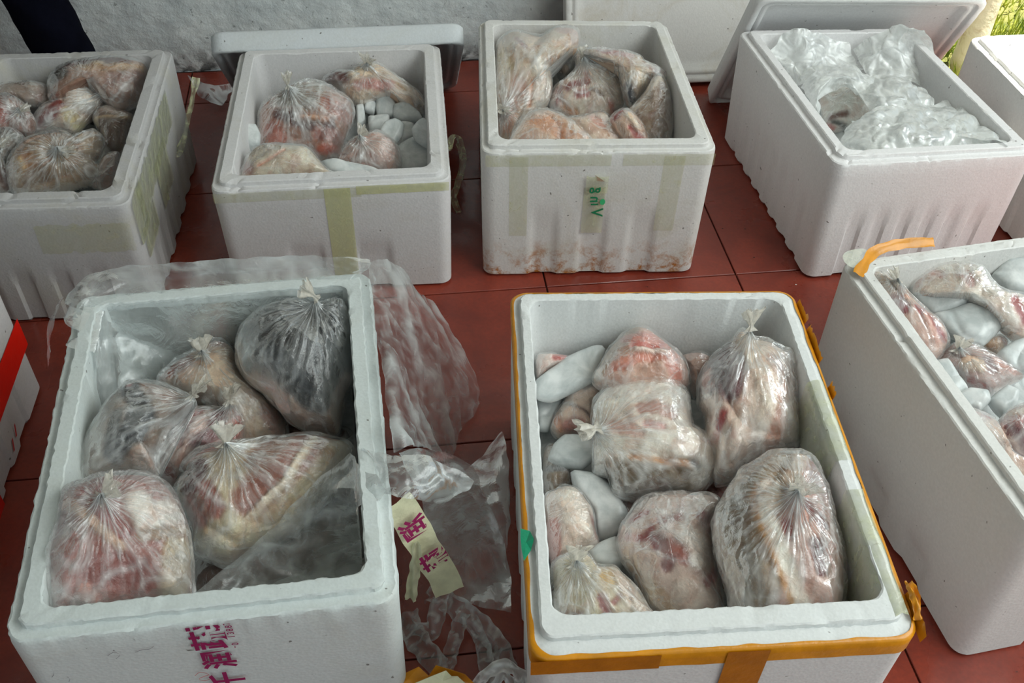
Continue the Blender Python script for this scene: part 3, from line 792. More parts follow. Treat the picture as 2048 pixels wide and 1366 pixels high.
# green scrap on the left rim
c0 = [at(1041, 1057, 0.325), at(1060, 1062, 0.327), at(1068, 1078, 0.334), at(1062, 1100, 0.328), at(1048, 1122, 0.327), at(1043, 1098, 0.326), at(1041, 1075, 0.326)]
g_ = mesh_obj('green_scrap', np.array([np.mean(c0, 0)] + c0), [(0, i + 1, (i + 1) % 7 + 1) for i in range(7)], GREENTAPE, b.root, smooth=False)
g_['label'] = 'green plastic scrap on the left rim'
# brown-stained box: faint tape, green lettering
b = BX['C']
face_patch(b, 'f', 0.12, 0.20, 0.35, 0.97, FAINTTAPE, 'tape', 0.004, off=0.0008, seed=1)
face_patch(b, 'f', 0.775, 0.865, 0.38, 0.97, FAINTTAPE, 'tape', 0.004, off=0.0008, seed=2)
face_patch(b, 'f', 0.02, 0.55, 0.90, 0.985, FAINTTAPE, 'tape', 0.004, off=0.0010, seed=3)
face_patch(b, 'f', 0.60, 0.99, 0.90, 0.985, FAINTTAPE, 'tape', 0.004, off=0.0010, seed=4)
face_patch(b, 'f', 0.445, 0.54, 0.37, 0.74, CLEARTAPE, 'tape', 0.004, off=0.0014, seed=6)
face_patch(b, 'f', 0.45, 0.545, 0.70, 0.83, CLEARTAPE, 'torn_tape', 0.03, off=0.006, seed=7)
def on_front(b, u, v, off=0.002):
    T = b.T; nrm = np.array([(T[2] - T[3])[1], -(T[2] - T[3])[0], 0]); nrm /= np.linalg.norm(nrm)
    o = np.array([*T[3], 0]) + nrm * off
    return at_plane(u, v, o, nrm), nrm
fr_dir = np.array([*(b.T[2] - b.T[3]), 0]); fr_dir /= np.linalg.norm(fr_dir)
for ch, (u, v), sz in (('V', (1194, 425), 0.036), ('ı', (1189, 409), 0.034), ('n', (1188, 399), 0.034), ('g', (1190, 381), 0.034)):
    p, nn = on_front(b, u, v, 0.0075 if ch != 'V' else 0.004)
    draw_text(ch, GREENINK, 'printed_letter', p, (0, 0, 1), fr_dir, sz, b.root, bold=0.0006)
p, nn = on_front(b, 1205, 404, 0.006)
th = np.linspace(0, 2 * np.pi, 14, endpoint=False)
mesh_obj('printed_dot', np.vstack([p] + [p + fr_dir * 0.006 * math.cos(t) + np.array([0, 0, 0.008]) * math.sin(t) for t in th]), [(0, i + 1, (i + 1) % 14 + 1) for i in range(14)], mat_simple('light_green_ink', (60, 185, 120), 0.5), b.root)
p, nn = on_front(b, 1190, 350, 0.004); q, _ = on_front(b, 1228, 364, 0.012); r, _ = on_front(b, 1192, 362, 0.004)
o = mesh_obj('tape_flap', np.array([p, q, r, (p + q) / 2 + nn * 0.012]), [(0, 3, 2), (3, 1, 2)], CLEARTAPE, b.root, smooth=False, attrs={'crease': [1, 1, 1, 1]})
# lid box: yellowed tape
b = BX['B']
face_patch(b, 'f', 0.465, 0.575, 0.12, 0.985, PALETAPE, 'tape', 0.004, off=0.0012, seed=1)
face_patch(b, 'f', 0.01, 0.62, 0.90, 0.985, FAINTTAPE, 'tape', 0.004, off=0.0009, seed=2)
face_patch(b, 'f', 0.60, 0.99, 0.92, 0.995, PALETAPE, 'tape', 0.004, off=0.0011, seed=3)
# left back box: yellowed film round its right side
b = BX['A']
face_patch(b, 'r', 0.02, 0.16, 0.62, 0.99, CLEARTAPE, 'clear_tape', 0.03, off=0.002, seed=1, shear=-0.0)
face_patch(b, 'r', 0.10, 0.72, 0.70, 0.98, CLEARTAPE, 'clear_tape', 0.08, off=0.003, seed=2)
face_patch(b, 'r', 0.35, 0.55, 0.42, 0.80, CLEARTAPE, 'clear_tape', 0.04, off=0.004, seed=3)
face_patch(b, 'r', 0.05, 0.25, 0.45, 0.70, CLEARTAPE, 'clear_tape', 0.06, off=0.003, seed=4)
face_patch(b, 'f', 0.55, 0.98, 0.62, 0.86, FAINTTAPE, 'tape', 0.05, off=0.001, seed=5)
# red tape box
b = BX['I']
face_patch(b, 'r', 0.0, 1.0, 0.35, 0.57, REDTAPE, 'red_tape', 0.0, off=0.0018, n=60)
face_patch(b, 'r', 0.34, 0.50, 0.0, 0.36, REDTAPE, 'red_tape', 0.0, off=0.0024, n=12)
for (u, v, w) in ((30, 874, 0), (36, 892, 1)):
    p = b.face('r', 0.725 - 0.045 * w, 0.19 - 0.03 * w, 0.0022)
    mesh_obj('red_mark', np.array([p, p + [0, 0.005, 0.001], p + [0.001, -0.006, -0.022], p + [0.001, -0.012, -0.022]]), [(0, 1, 2, 3)], REDINK, b.root, smooth=False)
# orange tape on the right hand box
b = BX['G']
def px_patch(name, pts, mat, parent, label=None):
    V = catmull([at(*p) for p in pts], 5); c = V.mean(0)
    V = V + 0.0012 * np.stack([0 * V[:, 0], 0 * V[:, 0], pn(V * 60)], -1)
    o = mesh_obj(name, np.vstack([c[None], V]), [(0, i + 1, (i + 1) % len(V) + 1) for i in range(len(V))], mat, parent, attrs={'crease': np.full(len(V) + 1, 0.6)})
    if label: o['label'] = label
    return o
ribbon('tape', '', [(1716,549,.352),(1732,524,.354),(1752,502,.355),(1790,490,.355),(1830,485,.355),(1868,484,.354)], 0.024, ORANGE, root=b.root, crumple=0.0008, twist=0.15, sd=2, wvar=0.5)
px_patch('clear_tape', [(1690, 505, .352), (1725, 497, .352), (1742, 510, .353), (1728, 528, .353), (1706, 535, .352), (1688, 522, .352)], CLEARTAPE, b.root)
# purple print on the front left box
b = BX['E']
fd = np.array([*(b.T[2] - b.T[3]), 0]); fd /= np.linalg.norm(fd)
_, nn = on_front(b, 400, 1280)
clipz = b.H * 0.985
for ch, (u, v), sz in (('菜', (398, 1241), 0.050), ('蔬', (417, 1280), 0.050), ('润', (437, 1320), 0.048), ('千', (456, 1361), 0.050)):
    p, _ = on_front(b, u, v, 0.0022)
    draw_text(ch, PURPLE, 'printed_character', p, (0, 0, 1), -fd, sz, b.root, clip=((0, 0, clipz), (0, 0, 1)), bold=0.0012)
for ch, (u, v) in (('1', (463, 1273)), ('3', (461, 1266.5)), ('8', (459, 1260)), ('8', (456.5, 1253.5)), ('7', (453, 1247.5)), ('1', (450, 1242)), ('0', (470, 1288)), ('-', (470, 1294))):
    p, _ = on_front(b, u, v, 0.0022)
    draw_text(ch, INK if False else PURPLE, 'printed_digit', p, (0, 0, 1), -fd, 0.0125, b.root, clip=((0, 0, clipz), (0, 0, 1)), bold=0.0002)
def scribble(b, pts, mat, w=0.0008):
    C = catmull([on_front(b, u, v, 0.0018)[0] for u, v in pts], 6, False); V = np.vstack([C, C + [0, 0, w * 1.4]]); n = len(C)
    mesh_obj('pen_mark', V, grid_faces(2, n), mat, b.root, smooth=False)
scribble(b, [(390, 1352), (400, 1345), (415, 1348), (422, 1356), (410, 1362), (398, 1358), (418, 1350)], REDINK)
scribble(b, [(105, 1340), (108, 1348), (104, 1355)], INK); scribble(b, [(134, 1354), (140, 1358), (138, 1364)], INK)
scribble(b, [(215, 1312), (228, 1305), (240, 1310), (232, 1318)], INK, 0.0005); scribble(b, [(270, 1305), (285, 1300), (300, 1298), (308, 1292)], INK, 0.0005)
# ---------------------------------------------------------------- ice bed under the bags
def ice_bed(b, z, label, w=0.047):
    n = 70; a = np.linspace(-1, 1, n); X, Y = np.meshgrid(a * (b.W / 2 - w - 0.004), a * (b.L / 2 - w - 0.014)); P = np.stack([X * 16 + z * 90, Y * 16, 0 * X], -1)
    h = z + 0.016 * (1 - np.clip(np.abs(pn(P)) * 3, 0, 1)) ** 0.6 + 0.008 * pn(P * 2.3)
    V = b.mp(X.ravel(), Y.ravel(), h.ravel()); V2 = b.mp(X.ravel() * 0.97, Y.ravel() * 0.97, 0 * h.ravel() + 0.036)
    F = grid_faces(n, n); m = n * n
    edge = [i for i in range(n)] + [i * n + n - 1 for i in range(1, n)] + [m - 1 - i for i in range(1, n)] + [(n - 1 - i) * n for i in range(1, n - 1)]
    F += [(edge[k], edge[(k + 1) % len(edge)], edge[(k + 1) % len(edge)] + m, edge[k] + m) for k in range(len(edge))]
    o = mesh_obj('crushed_ice', np.vstack([V, V2]), F, ICE, loc=b.mp(0, 0, 0.036)); o['kind'] = 'stuff'
    return tag(o, label, 'ice')
ice_bed(BX['F'], 0.085, 'crushed ice under the bags in the orange-taped box', 0.036)
ice_bed(BX['E'], 0.080, 'crushed ice under the bags in the purple-lettered box')
ice_bed(BX['A'], 0.130, 'crushed ice under the bags in the box with peeling tape')
ice_bed(BX['B'], 0.125, 'crushed ice under the bags in the box under the leaning lid')
ice_bed(BX['C'], 0.140, 'crushed ice under the bags in the brown-stained box')
ice_bed(BX['D'], 0.150, 'crushed ice under the crumpled plastic in the clean white box')
ice_bed(BX['G'], 0.205, 'crushed ice under the meat in the box at the right edge')

# ---------------------------------------------------------------- contents: box at the front centre
RD, DR, FAT, SKIN, PINK = (160, 66, 62), (96, 40, 42), (232, 222, 205), (160, 140, 112), (205, 158, 142)
CUR[0] = BX['F']
gF = 'bags of meat in the orange-taped box'
meat_bag('pink skin-on cut wrapped in clear film, at the back of the orange-taped box', [(1261,658),(1292,659),(1317,676),(1350,704),(1375,732),(1381,773),(1356,790),(1300,800),(1220,790),(1183,765),(1195,735),(1217,698)], .185, .07, (205,165,145),
  [([(1190,755),(1225,700),(1262,665)], 15, (178,150,118)), ([(1250,692),(1300,690),(1325,705)], 10, (205,120,100)), ([(1265,710),(1320,712)], 7, (196,105,92)), ([(1230,750),(1290,730),(1350,725)], 9, (208,135,112)), ([(1270,720),(1330,722)],4,(225,205,190)), ([(1340,745),(1350,770)],12,(198,125,105))], group=gF, bag=.35)
meat_bag('pale folded cut left of the white fatty bag in the orange-taped box', [(1125,807),(1133,785),(1156,768),(1210,762),(1215,796),(1200,807),(1195,851),(1186,874),(1156,876),(1117,879),(1100,862),(1106,835)], .150, .05, (222,200,182),
  [([(1120,865),(1112,840)],7,(205,150,120)), ([(1135,862),(1158,860)], 10, (190,130,118)), ([(1140,822),(1165,832),(1182,845)],3,(120,90,80)), ([(1140,795),(1200,775)],12,(228,214,204))], group=gF, bag=.4)
meat_bag('bag with dark red lean at its top, by the right wall of the orange-taped box', [(1480,659),(1505,676),(1538,682),(1566,698),(1591,712),(1597,779),(1598,890),(1571,912),(1533,925),(1499,940),(1471,955),(1457,975),(1427,970),(1424,918),(1408,885),(1406,835),(1392,807),(1395,760),(1412,723),(1440,696),(1460,682)], .135, .085, (214,192,176),
  [([(1445,705),(1424,735),(1412,790)], 20, (84,28,32)), ([(1462,745),(1455,800)], 24, (92,44,50)), ([(1500,700),(1520,760),(1545,820),(1535,880)], 26, (222,206,188)), ([(1588,715),(1590,790),(1585,890)], 22, (165,140,122)), ([(1562,800),(1556,860),(1535,905)], 13, (205,158,138)), ([(1442,850),(1428,892)], 7, (165,66,66)), ([(1540,740),(1560,770)],14,(196,170,158)), ([(1586,710),(1588,730)],8,(130,100,75))], knot=(1495,690), group=gF, bag=.65, tuft=(.1,.6), pleat=0.9)
meat_bag('big bag with a white fat ridge and gathered knot, bottom right of the orange-taped box', [(1571,904),(1600,904),(1625,917),(1646,954),(1660,994),(1674,1051),(1690,1108),(1692,1165),(1688,1220),(1670,1262),(1600,1275),(1480,1275),(1451,1190),(1431,1123),(1421,1066),(1427,1028),(1449,986),(1474,948),(1514,920),(1543,906)], .155, .09, (148,126,100),
  [([(1640,960),(1650,1060),(1640,1180),(1600,1230)], 50, (190,150,138)), ([(1580,1040),(1600,1120),(1620,1210)], 34, (200,165,152)), ([(1605,908),(1590,950),(1570,985)], 13, (220,200,180)), ([(1624,925),(1620,1000)], 9, (150,98,85)), ([(1514,1000),(1502,1018),(1514,1072),(1546,1148),(1588,1245)], 9, (188,140,86)), ([(1528,1000),(1518,1020),(1530,1068),(1560,1140),(1605,1242)], 12, (244,236,222)), ([(1535,1000),(1545,1040)], 11, (232,220,205)), ([(1562,1075),(1570,1100)],7,RD), ([(1618,1110),(1632,1160)], 12, DR), ([(1600,1040),(1640,1070)],9,(130,82,78)), ([(1460,1040),(1470,1150),(1500,1230)],26,(132,112,86))], knot=(1580,1027), group=gF, bag=.6, tuft=(.2,.1), pleat=1.2)
meat_bag('marbled red and white bag, bottom middle of the orange-taped box', [(1274,1005),(1299,992),(1354,986),(1391,988),(1420,988),(1442,1005),(1430,1040),(1430,1079),(1436,1139),(1445,1179),(1448,1248),(1400,1275),(1349,1255),(1300,1222),(1280,1189),(1266,1159),(1242,1124),(1232,1089),(1237,1059),(1257,1027)], .160, .08, (210,186,174),
  [([(1255,1085),(1290,1092),(1300,1075)], 7, RD), ([(1262,1050),(1290,1040)], 6, RD), ([(1400,1052),(1416,1070)], 12, (140,48,50)), ([(1312,1100),(1340,1130),(1330,1150)], 12, (128,84,80)), ([(1345,1108),(1362,1140)],11,(165,98,86)), ([(1290,995),(1340,990)], 6, (150,62,60)), ([(1320,1060),(1360,1050)],9,(150,96,90)), ([(1300,1090),(1310,1115)],6,(140,70,72)), ([(1360,1090),(1400,1110),(1390,1140)], 16, (232,222,212)), ([(1250,1135),(1300,1195),(1345,1235)], 15, (196,170,138)), ([(1370,1200),(1400,1230)], 24, (226,208,195)), ([(1410,1180),(1430,1150)],8,(190,130,130))], group=gF, bag=.75, pleat=0.8)
meat_bag('yellowish fatty bag in the bottom left corner of the orange-taped box', [(1103,1129),(1127,1112),(1155,1104),(1170,1110),(1189,1134),(1229,1136),(1249,1155),(1270,1176),(1288,1200),(1305,1228),(1331,1260),(1290,1285),(1189,1285),(1137,1280),(1107,1250),(1104,1189)], .150, .07, (214,202,174),
  [([(1205,1160),(1215,1180)], 15, (208,176,122)), ([(1130,1150),(1150,1200)], 20, (205,195,165)), ([(1200,1215),(1215,1250)], 9, (150,84,80)), ([(1225,1222),(1235,1210)], 5, (168,98,90)), ([(1240,1170),(1262,1220)],13,(228,208,186)), ([(1110,1240),(1160,1250)],10,(150,125,112)), ([(1280,1230),(1300,1250)],14,(222,200,180))], knot=(1152,1150), group=gF, bag=.6, tuft=(.1,.5))
meat_bag('whitish rounded bag against the left wall of the orange-taped box', [(1087,997),(1110,978),(1135,970),(1155,978),(1174,1000),(1187,1022),(1192,1059),(1200,1092),(1167,1110),(1152,1122),(1122,1125),(1102,1140),(1088,1064)], .150, .045, (222,204,190),
  [([(1105,1060),(1108,1125)], 13, (198,138,128)), ([(1135,1000),(1160,1070)], 24, (224,214,200)), ([(1185,1040),(1195,1080)], 5, (190,150,142))], group=gF, bag=.55)
meat_bag('pale pink bag wedged in the back right of the orange-taped box', [(1362,712),(1395,705),(1420,715),(1415,745),(1398,765),(1390,800),(1378,770),(1372,735)], .120, .035, (215,180,165), group=gF, bag=.5)
meat_bag('small pink scrap bag in the back left corner of the orange-taped box', [(1072,715),(1090,708),(1135,712),(1140,724),(1100,742),(1074,758)], .135, .025, (222,200,190), [([(1112,722),(1130,718)],6,(185,95,88))], group=gF, bag=.5)
meat_bag('brown-skinned cut under the ice by the left wall of the orange-taped box', [(1086,905),(1105,888),(1120,905),(1140,940),(1150,975),(1120,1000),(1088,995)], .115, .03, (132,112,88), [([(1095,945),(1125,945)],5,(40,38,36))], group=gF, bag=.4)
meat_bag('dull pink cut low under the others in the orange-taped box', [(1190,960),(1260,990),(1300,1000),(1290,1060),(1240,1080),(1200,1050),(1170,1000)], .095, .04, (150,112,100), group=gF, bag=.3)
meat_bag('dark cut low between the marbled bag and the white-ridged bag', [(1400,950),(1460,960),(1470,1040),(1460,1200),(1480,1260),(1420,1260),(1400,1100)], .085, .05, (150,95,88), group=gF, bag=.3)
gI = 'ice lumps in the orange-taped box'
ice('long flat slab of ice in the back left of the orange-taped box', [(1071,762),(1133,715),(1190,690),(1211,694),(1205,729),(1190,762),(1150,785),(1100,806),(1071,798)], .150, .018, group=gI)
ice('grey ice lump below the long slab by the left wall', [(1073,800),(1120,785),(1125,805),(1110,835),(1095,865),(1076,862)], .140, .018, group=gI)
ice('round clear ice lump beside the knot of the white fatty bag', [(1095,920),(1106,890),(1128,871),(1161,872),(1190,885),(1190,918),(1165,940),(1120,934)], .155, .02, group=gI)
ice('smooth grey ice block under the white fatty bag', [(1140,942),(1184,946),(1217,968),(1255,1020),(1255,1050),(1225,1080),(1195,1085),(1185,1030),(1150,985)], .135, .024, group=gI)
ice('flat ice lump above the yellowish fatty bag', [(1172,1105),(1200,1085),(1235,1072),(1250,1130),(1225,1142),(1190,1135)], .140, .02, group=gI)
meat_bag('large white fatty bag with brown skin below, centre of the orange-taped box', [(1182,835),(1184,807),(1206,779),(1245,760),(1281,754),(1331,760),(1374,782),(1383,818),(1389,857),(1411,871),(1436,907),(1432,950),(1405,988),(1356,998),(1267,1005),(1226,992),(1215,962),(1187,945),(1182,904)], .195, .085, (232,224,210),
  [([(1220,962),(1260,972),(1330,970),(1390,962)], 28, (112,92,64)), ([(1240,988),(1330,990)],18,(98,82,60)), ([(1262,930),(1330,940),(1388,944)], 5, (190,128,60)), ([(1280,836),(1310,838),(1338,848)], 11, (185,135,118)), ([(1290,870),(1320,875)],7,(205,150,142)), ([(1225,870),(1275,885)],10,(220,188,175)), ([(1380,940),(1392,948)],6,(60,50,45)), ([(1412,900),(1415,950),(1395,975)], 14, (234,224,206))], knot=(1192,884), group=gF, bag=.55, tuft=(-1.1,-.35), pleat=1.0)

# ---------------------------------------------------------------- contents: front left box
CUR[0] = BX['E']
gE = 'bags of meat in the purple-lettered box'
meat_bag('bag with black pig skin and a pink rolled edge, upper right of the purple-lettered box', [(470,697),(482,656),(517,624),(575,604),(631,612),(685,606),(704,640),(710,712),(708,762),(693,795),(681,867),(664,876),(611,866),(576,846),(541,802),(500,769),(479,744)], .195, .085, (30,32,34),
  [([(505,768),(550,800),(600,848),(650,868),(674,850),(682,810),(700,770)], 14, (160,132,116)), ([(500,740),(490,700)], 16, (88,86,80)), ([(520,650),(560,640)], 18, (70,72,72)), ([(580,815),(600,840)],5,(190,165,150))], knot=(634,630), group=gE, bag=.2, tuft=(-.7,.35), pleat=.95)
meat_bag('cream fatty bag tied at the top, centre back of the purple-lettered box', [(312,765),(335,735),(380,705),(430,680),(465,695),(485,745),(520,785),(560,825),(578,855),(572,885),(520,905),(470,900),(450,850),(410,810),(360,800)], .155, .07, (205,186,166),
  [([(325,755),(372,738)], 18, (140,92,84)), ([(425,692),(445,700)], 10, (172,118,100)), ([(445,765),(490,800),(530,850)], 34, (216,200,178)), ([(540,840),(560,868)], 16, (208,172,160))], knot=(412,732), group=gE, bag=.5, tuft=(-.3,.8))
meat_bag('bag streaked with black skin on the left of the purple-lettered box', [(226,791),(267,765),(332,773),(395,808),(350,850),(330,885),(310,925),(318,965),(244,962),(168,978),(160,926),(174,873),(194,838),(203,820)], .160, .07, (140,126,112),
  [([(262,785),(285,830),(270,880),(235,920)], 20, (38,42,46)), ([(300,850),(280,890)],16,(44,46,50)), ([(240,850),(225,900)], 10, (60,62,62)), ([(300,785),(345,812)], 14, (140,112,98)), ([(257,770),(262,782)], 5, (175,80,75)), ([(285,930),(305,945)],16,(190,165,150))], knot=(392,815), group=gE, bag=.6, tuft=(.2,.2))
meat_bag('red and white cut in the middle of the purple-lettered box', [(323,885),(344,844),(387,818),(455,818),(486,820),(490,880),(460,910),(395,920),(365,950),(349,975),(308,960),(296,917)], .175, .06, (210,182,170),
  [([(405,828),(378,862),(362,900)], 7, (150,64,58)), ([(440,838),(430,880),(400,900)], 15, (112,56,60)), ([(475,825),(478,855),(468,885)], 8, (176,88,72)), ([(308,925),(340,958)], 13, (150,70,64)), ([(350,860),(330,900)],6,(160,84,76))], knot=(462,822), group=gE, bag=.5, tuft=(.0,.3))
meat_bag('large meaty bag with creamy skin, centre right of the purple-lettered box', [(346,986),(362,961),(375,950),(358,938),(398,903),(440,893),(463,890),(555,878),(623,868),(668,875),(708,890),(700,943),(678,980),(638,1025),(600,1068),(514,1108),(463,1136),(424,1130),(384,1108),(380,1066),(362,1017)], .195, .09, (206,192,162),
  [([(620,885),(600,930),(560,970),(505,1020)], 32, (148,98,84)), ([(560,900),(520,950)],22,(140,105,88)), ([(400,955),(390,985)], 22, (105,56,64)), ([(385,1020),(402,1050)], 18, (168,96,84)), ([(420,1000),(440,1040)], 16, (175,110,98)), ([(368,930),(400,915),(440,908)], 12, (172,98,84)), ([(630,890),(580,985),(500,1060)], 7, (226,214,192)), ([(696,900),(676,965),(610,1040)], 18, (168,148,116)), ([(385,1112),(460,1128),(530,1100),(590,1070)], 9, (146,122,98)), ([(450,1090),(500,1080)],20,(214,202,172))], knot=(462,922), group=gE, bag=.5, tuft=(-.1,.9), pleat=1.2)
meat_bag('tied bag of red meat and fat in the front left corner of the purple-lettered box', [(130,980),(171,963),(212,950),(294,950),(331,965),(354,994),(371,1032),(383,1079),(389,1144),(385,1205),(318,1225),(224,1240),(148,1250),(104,1250),(86,1170),(82,1129),(108,1070),(118,1026)], .190, .09, (158,106,98),
  [([(285,1030),(300,1065),(340,1040)], 24, (230,222,212)), ([(290,1092),(330,1085),(370,1065)], 9, (150,122,92)), ([(360,1110),(350,1200)], 24, (190,170,140)), ([(140,1022),(190,1062),(250,1112)], 10, (218,190,168)), ([(122,1045),(132,1075)], 15, (112,34,34)), ([(225,1060),(255,1085)], 13, (150,68,66)), ([(180,1000),(210,990)],12,(160,80,78)), ([(230,990),(222,1010)],8,(120,50,50)), ([(200,1150),(280,1170)],30,(140,84,78)), ([(180,1200),(200,1230)], 14, (205,150,136))], knot=(219,1030), group=gE, bag=.55, tuft=(.3,.4), pleat=1.1)
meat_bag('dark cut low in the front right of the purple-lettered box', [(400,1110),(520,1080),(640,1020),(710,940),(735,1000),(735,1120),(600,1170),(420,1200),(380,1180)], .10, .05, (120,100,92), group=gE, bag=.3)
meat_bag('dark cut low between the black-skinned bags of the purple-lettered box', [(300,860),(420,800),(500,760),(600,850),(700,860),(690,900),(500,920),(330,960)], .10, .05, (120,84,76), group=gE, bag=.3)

# ---------------------------------------------------------------- contents: back left box
CUR[0] = BX['A']
gA = 'bags of meat in the box with peeling tape'
meat_bag('brown meaty bag against the back wall of the box with peeling tape', [(95,185),(100,155),(134,130),(194,119),(251,116),(301,128),(296,175),(285,210),(240,222),(209,205),(174,175),(134,185),(105,206)], .180, .06, (150,118,100),
  [([(130,140),(190,130),(250,130)], 12, (98,54,48)), ([(165,152),(230,150),(285,145)], 8, (178,150,120)), ([(108,165),(125,160)], 12, (72,66,60)), ([(230,175),(280,165)],14,(140,104,92)), ([(190,140),(205,140)],5,(200,180,150))], group=gA, bag=.55)
meat_bag('knotted bag with white fat and dark red lean, middle of the box with peeling tape', [(58,254),(82,219),(129,192),(134,175),(174,163),(199,185),(214,199),(196,229),(176,249),(149,271),(105,264),(62,276)], .200, .05, (214,200,184),
  [([(68,258),(120,228)], 14, (118,44,38)), ([(112,212),(122,225)], 9, (132,52,44)), ([(140,240),(160,255)], 12, (218,210,168)), ([(150,190),(175,215)],16,(220,212,200))], knot=(211,199), group=gA, bag=.7, tuft=(.8,.5))
meat_bag('grey-skinned slab with a pale top by the right wall of the box with peeling tape', [(187,240),(192,222),(212,210),(240,218),(268,230),(266,250),(252,304),(232,318),(212,310),(200,274)], .185, .04, (116,100,90), [([(212,220),(260,232)], 10, (196,180,168)), ([(190,242),(262,243)],2,(205,180,140))], group=gA, bag=.25)
meat_bag('brown knotted bag at the front of the box with peeling tape', [(17,319),(42,287),(87,270),(129,267),(159,277),(189,262),(210,279),(203,311),(192,324),(208,346),(198,366),(129,385),(35,392),(12,350)], .205, .06, (158,134,104),
  [([(40,310),(70,345)], 16, (150,112,78)), ([(60,290),(110,285)],10,(176,140,112)), ([(140,340),(180,350)], 14, (168,150,128)), ([(90,360),(60,370)],12,(120,98,76)), ([(45,335),(52,350)],6,(190,160,110))], knot=(124,324), group=gA, bag=.6, tuft=(.7,.1), pleat=1.2)
meat_bag('reddish bag against the left wall of the box with peeling tape', [(-40,210),(-10,195),(20,192),(50,210),(75,250),(62,276),(20,270),(-30,275)], .195, .045, (160,126,114), [([(-5,222),(12,245)], 12, (152,74,58))], knot=(45,240), group=gA, bag=.6)
meat_bag('greyish bag in the front left of the box with peeling tape', [(-45,262),(-5,256),(30,262),(50,276),(42,295),(18,320),(10,350),(30,385),(-40,390)], .195, .045, (134,130,122), [([(10,355),(20,375)],12,(100,70,60))], knot=(2,310), group=gA, bag=.65)
meat_bag('pinkish cut low in the front right of the box with peeling tape', [(180,372),(195,335),(212,310),(240,308),(236,345),(222,380)], .175, .03, (166,146,138), group=gA, bag=.4)
meat_bag('frosty bag under the left back rim of the box with peeling tape', [(-30,190),(0,170),(60,165),(100,175),(100,205),(60,215),(30,205),(-20,208)], .150, .03, (150,136,124), group=gA, bag=.9)

# ---------------------------------------------------------------- contents: box with the leaning lid
CUR[0] = BX['B']
gB = 'bags of meat in the box under the leaning lid'
meat_bag('bag of meat trimmings against the back wall of the box under the leaning lid', [(643,168),(658,148),(698,146),(718,131),(748,128),(775,140),(810,166),(842,188),(856,217),(845,236),(804,214),(782,200),(750,205),(718,215),(692,200),(672,180)], .205, .055, (212,192,168),
  [([(660,160),(690,165)], 13, (94,48,42)), ([(720,180),(780,182)], 9, (190,136,128)), ([(800,178),(845,218)], 6, (186,150,104)), ([(715,160),(745,150)],14,(220,205,180)), ([(835,215),(848,228)],6,(90,70,50))], knot=(735,150), group=gB, bag=.6, tuft=(0,.2))
meat_bag('pleated round bag of red meat, centre left of the box under the leaning lid', [(514,247),(522,212),(561,182),(597,164),(640,166),(675,182),(705,206),(709,240),(694,275),(688,296),(671,322),(643,325),(610,305),(580,302),(520,300)], .200, .06, (172,132,114),
  [([(560,240),(620,262),(660,265)], 11, (84,42,38)), ([(545,270),(560,290)], 16, (170,104,88)), ([(600,250),(655,255)], 4, (208,160,130)), ([(640,310),(675,305)], 7, (182,86,58)), ([(640,280),(670,285)], 12, (150,98,86)), ([(660,220),(690,240)], 13, (178,116,100)), ([(600,185),(640,190)],12,(180,170,158)), ([(570,205),(620,220)],16,(150,138,124))], knot=(579,193), group=gB, bag=.6, tuft=(-.1,.4), pleat=1.3)
meat_bag('pinkish pleated bag left of the ice in the box under the leaning lid', [(673,325),(696,288),(725,272),(761,266),(795,292),(800,340),(761,355),(714,350),(686,335)], .195, .045, (200,164,150), [([(722,318),(745,330)], 10, (150,98,78)), ([(795,290),(797,305)],4,(150,60,50))], knot=(721,290), group=gB, bag=.65, tuft=(.2,.5))
meat_bag('pale pig skin piece in the front left corner of the box under the leaning lid', [(478,350),(505,298),(546,290),(593,294),(618,298),(638,318),(656,340),(676,358),(589,372),(509,375),(482,365)], .190, .045, (204,194,172), [([(490,335),(500,350)], 9, (160,112,100)), ([(520,345),(570,315)],3,(215,165,140))], group=gB, bag=.35)
gi = 'ice lumps in the box under the leaning lid'
for lb, pl, zz in (('flat ice slab against the front wall below the pleated bags', [(640,324),(666,318),(701,325),(739,334),(765,345),(700,358),(655,345)], .205),
    ('ice lump behind the pale pig skin at the left wall', [(490,249),(512,249),(522,270),(518,294),(494,297)], .165),
    ('narrow ice lump right of the pleated round bag', [(712,213),(727,210),(732,248),(714,255)], .190),
    ('small cloudy ice lump at the foot of the meat trimmings', [(728,200),(745,190),(755,213),(748,230),(729,224)], .195),
    ('squarish ice lump below the meat trimmings', [(752,197),(765,188),(784,190),(794,215),(788,234),(754,232)], .200),
    ('wide ice lump below the tan edge of the trimmings', [(787,210),(812,204),(840,227),(846,242),(804,244),(787,236)], .195),
    ('flat ice lump left of the heart-shaped one', [(737,233),(778,231),(778,248),(762,270),(739,262)], .190),
    ('ice lump between the two heart-shaped ones', [(800,245),(828,248),(832,275),(804,289)], .185),
    ('large ice lump in the front right corner below the others', [(793,292),(830,272),(864,298),(864,335),(798,345)], .180),
    ('heart-shaped ice lump by the right wall', [(823,260),(832,245),(847,237),(861,249),(864,277),(856,297),(830,281)], .210),
    ('heart-shaped ice lump left of its twin', [(757,268),(769,245),(791,238),(809,248),(805,270),(788,293),(765,286)], .215)):
    ice(lb + ' (box with the leaning lid)' if False else lb, pl, zz, .016, group=gi)

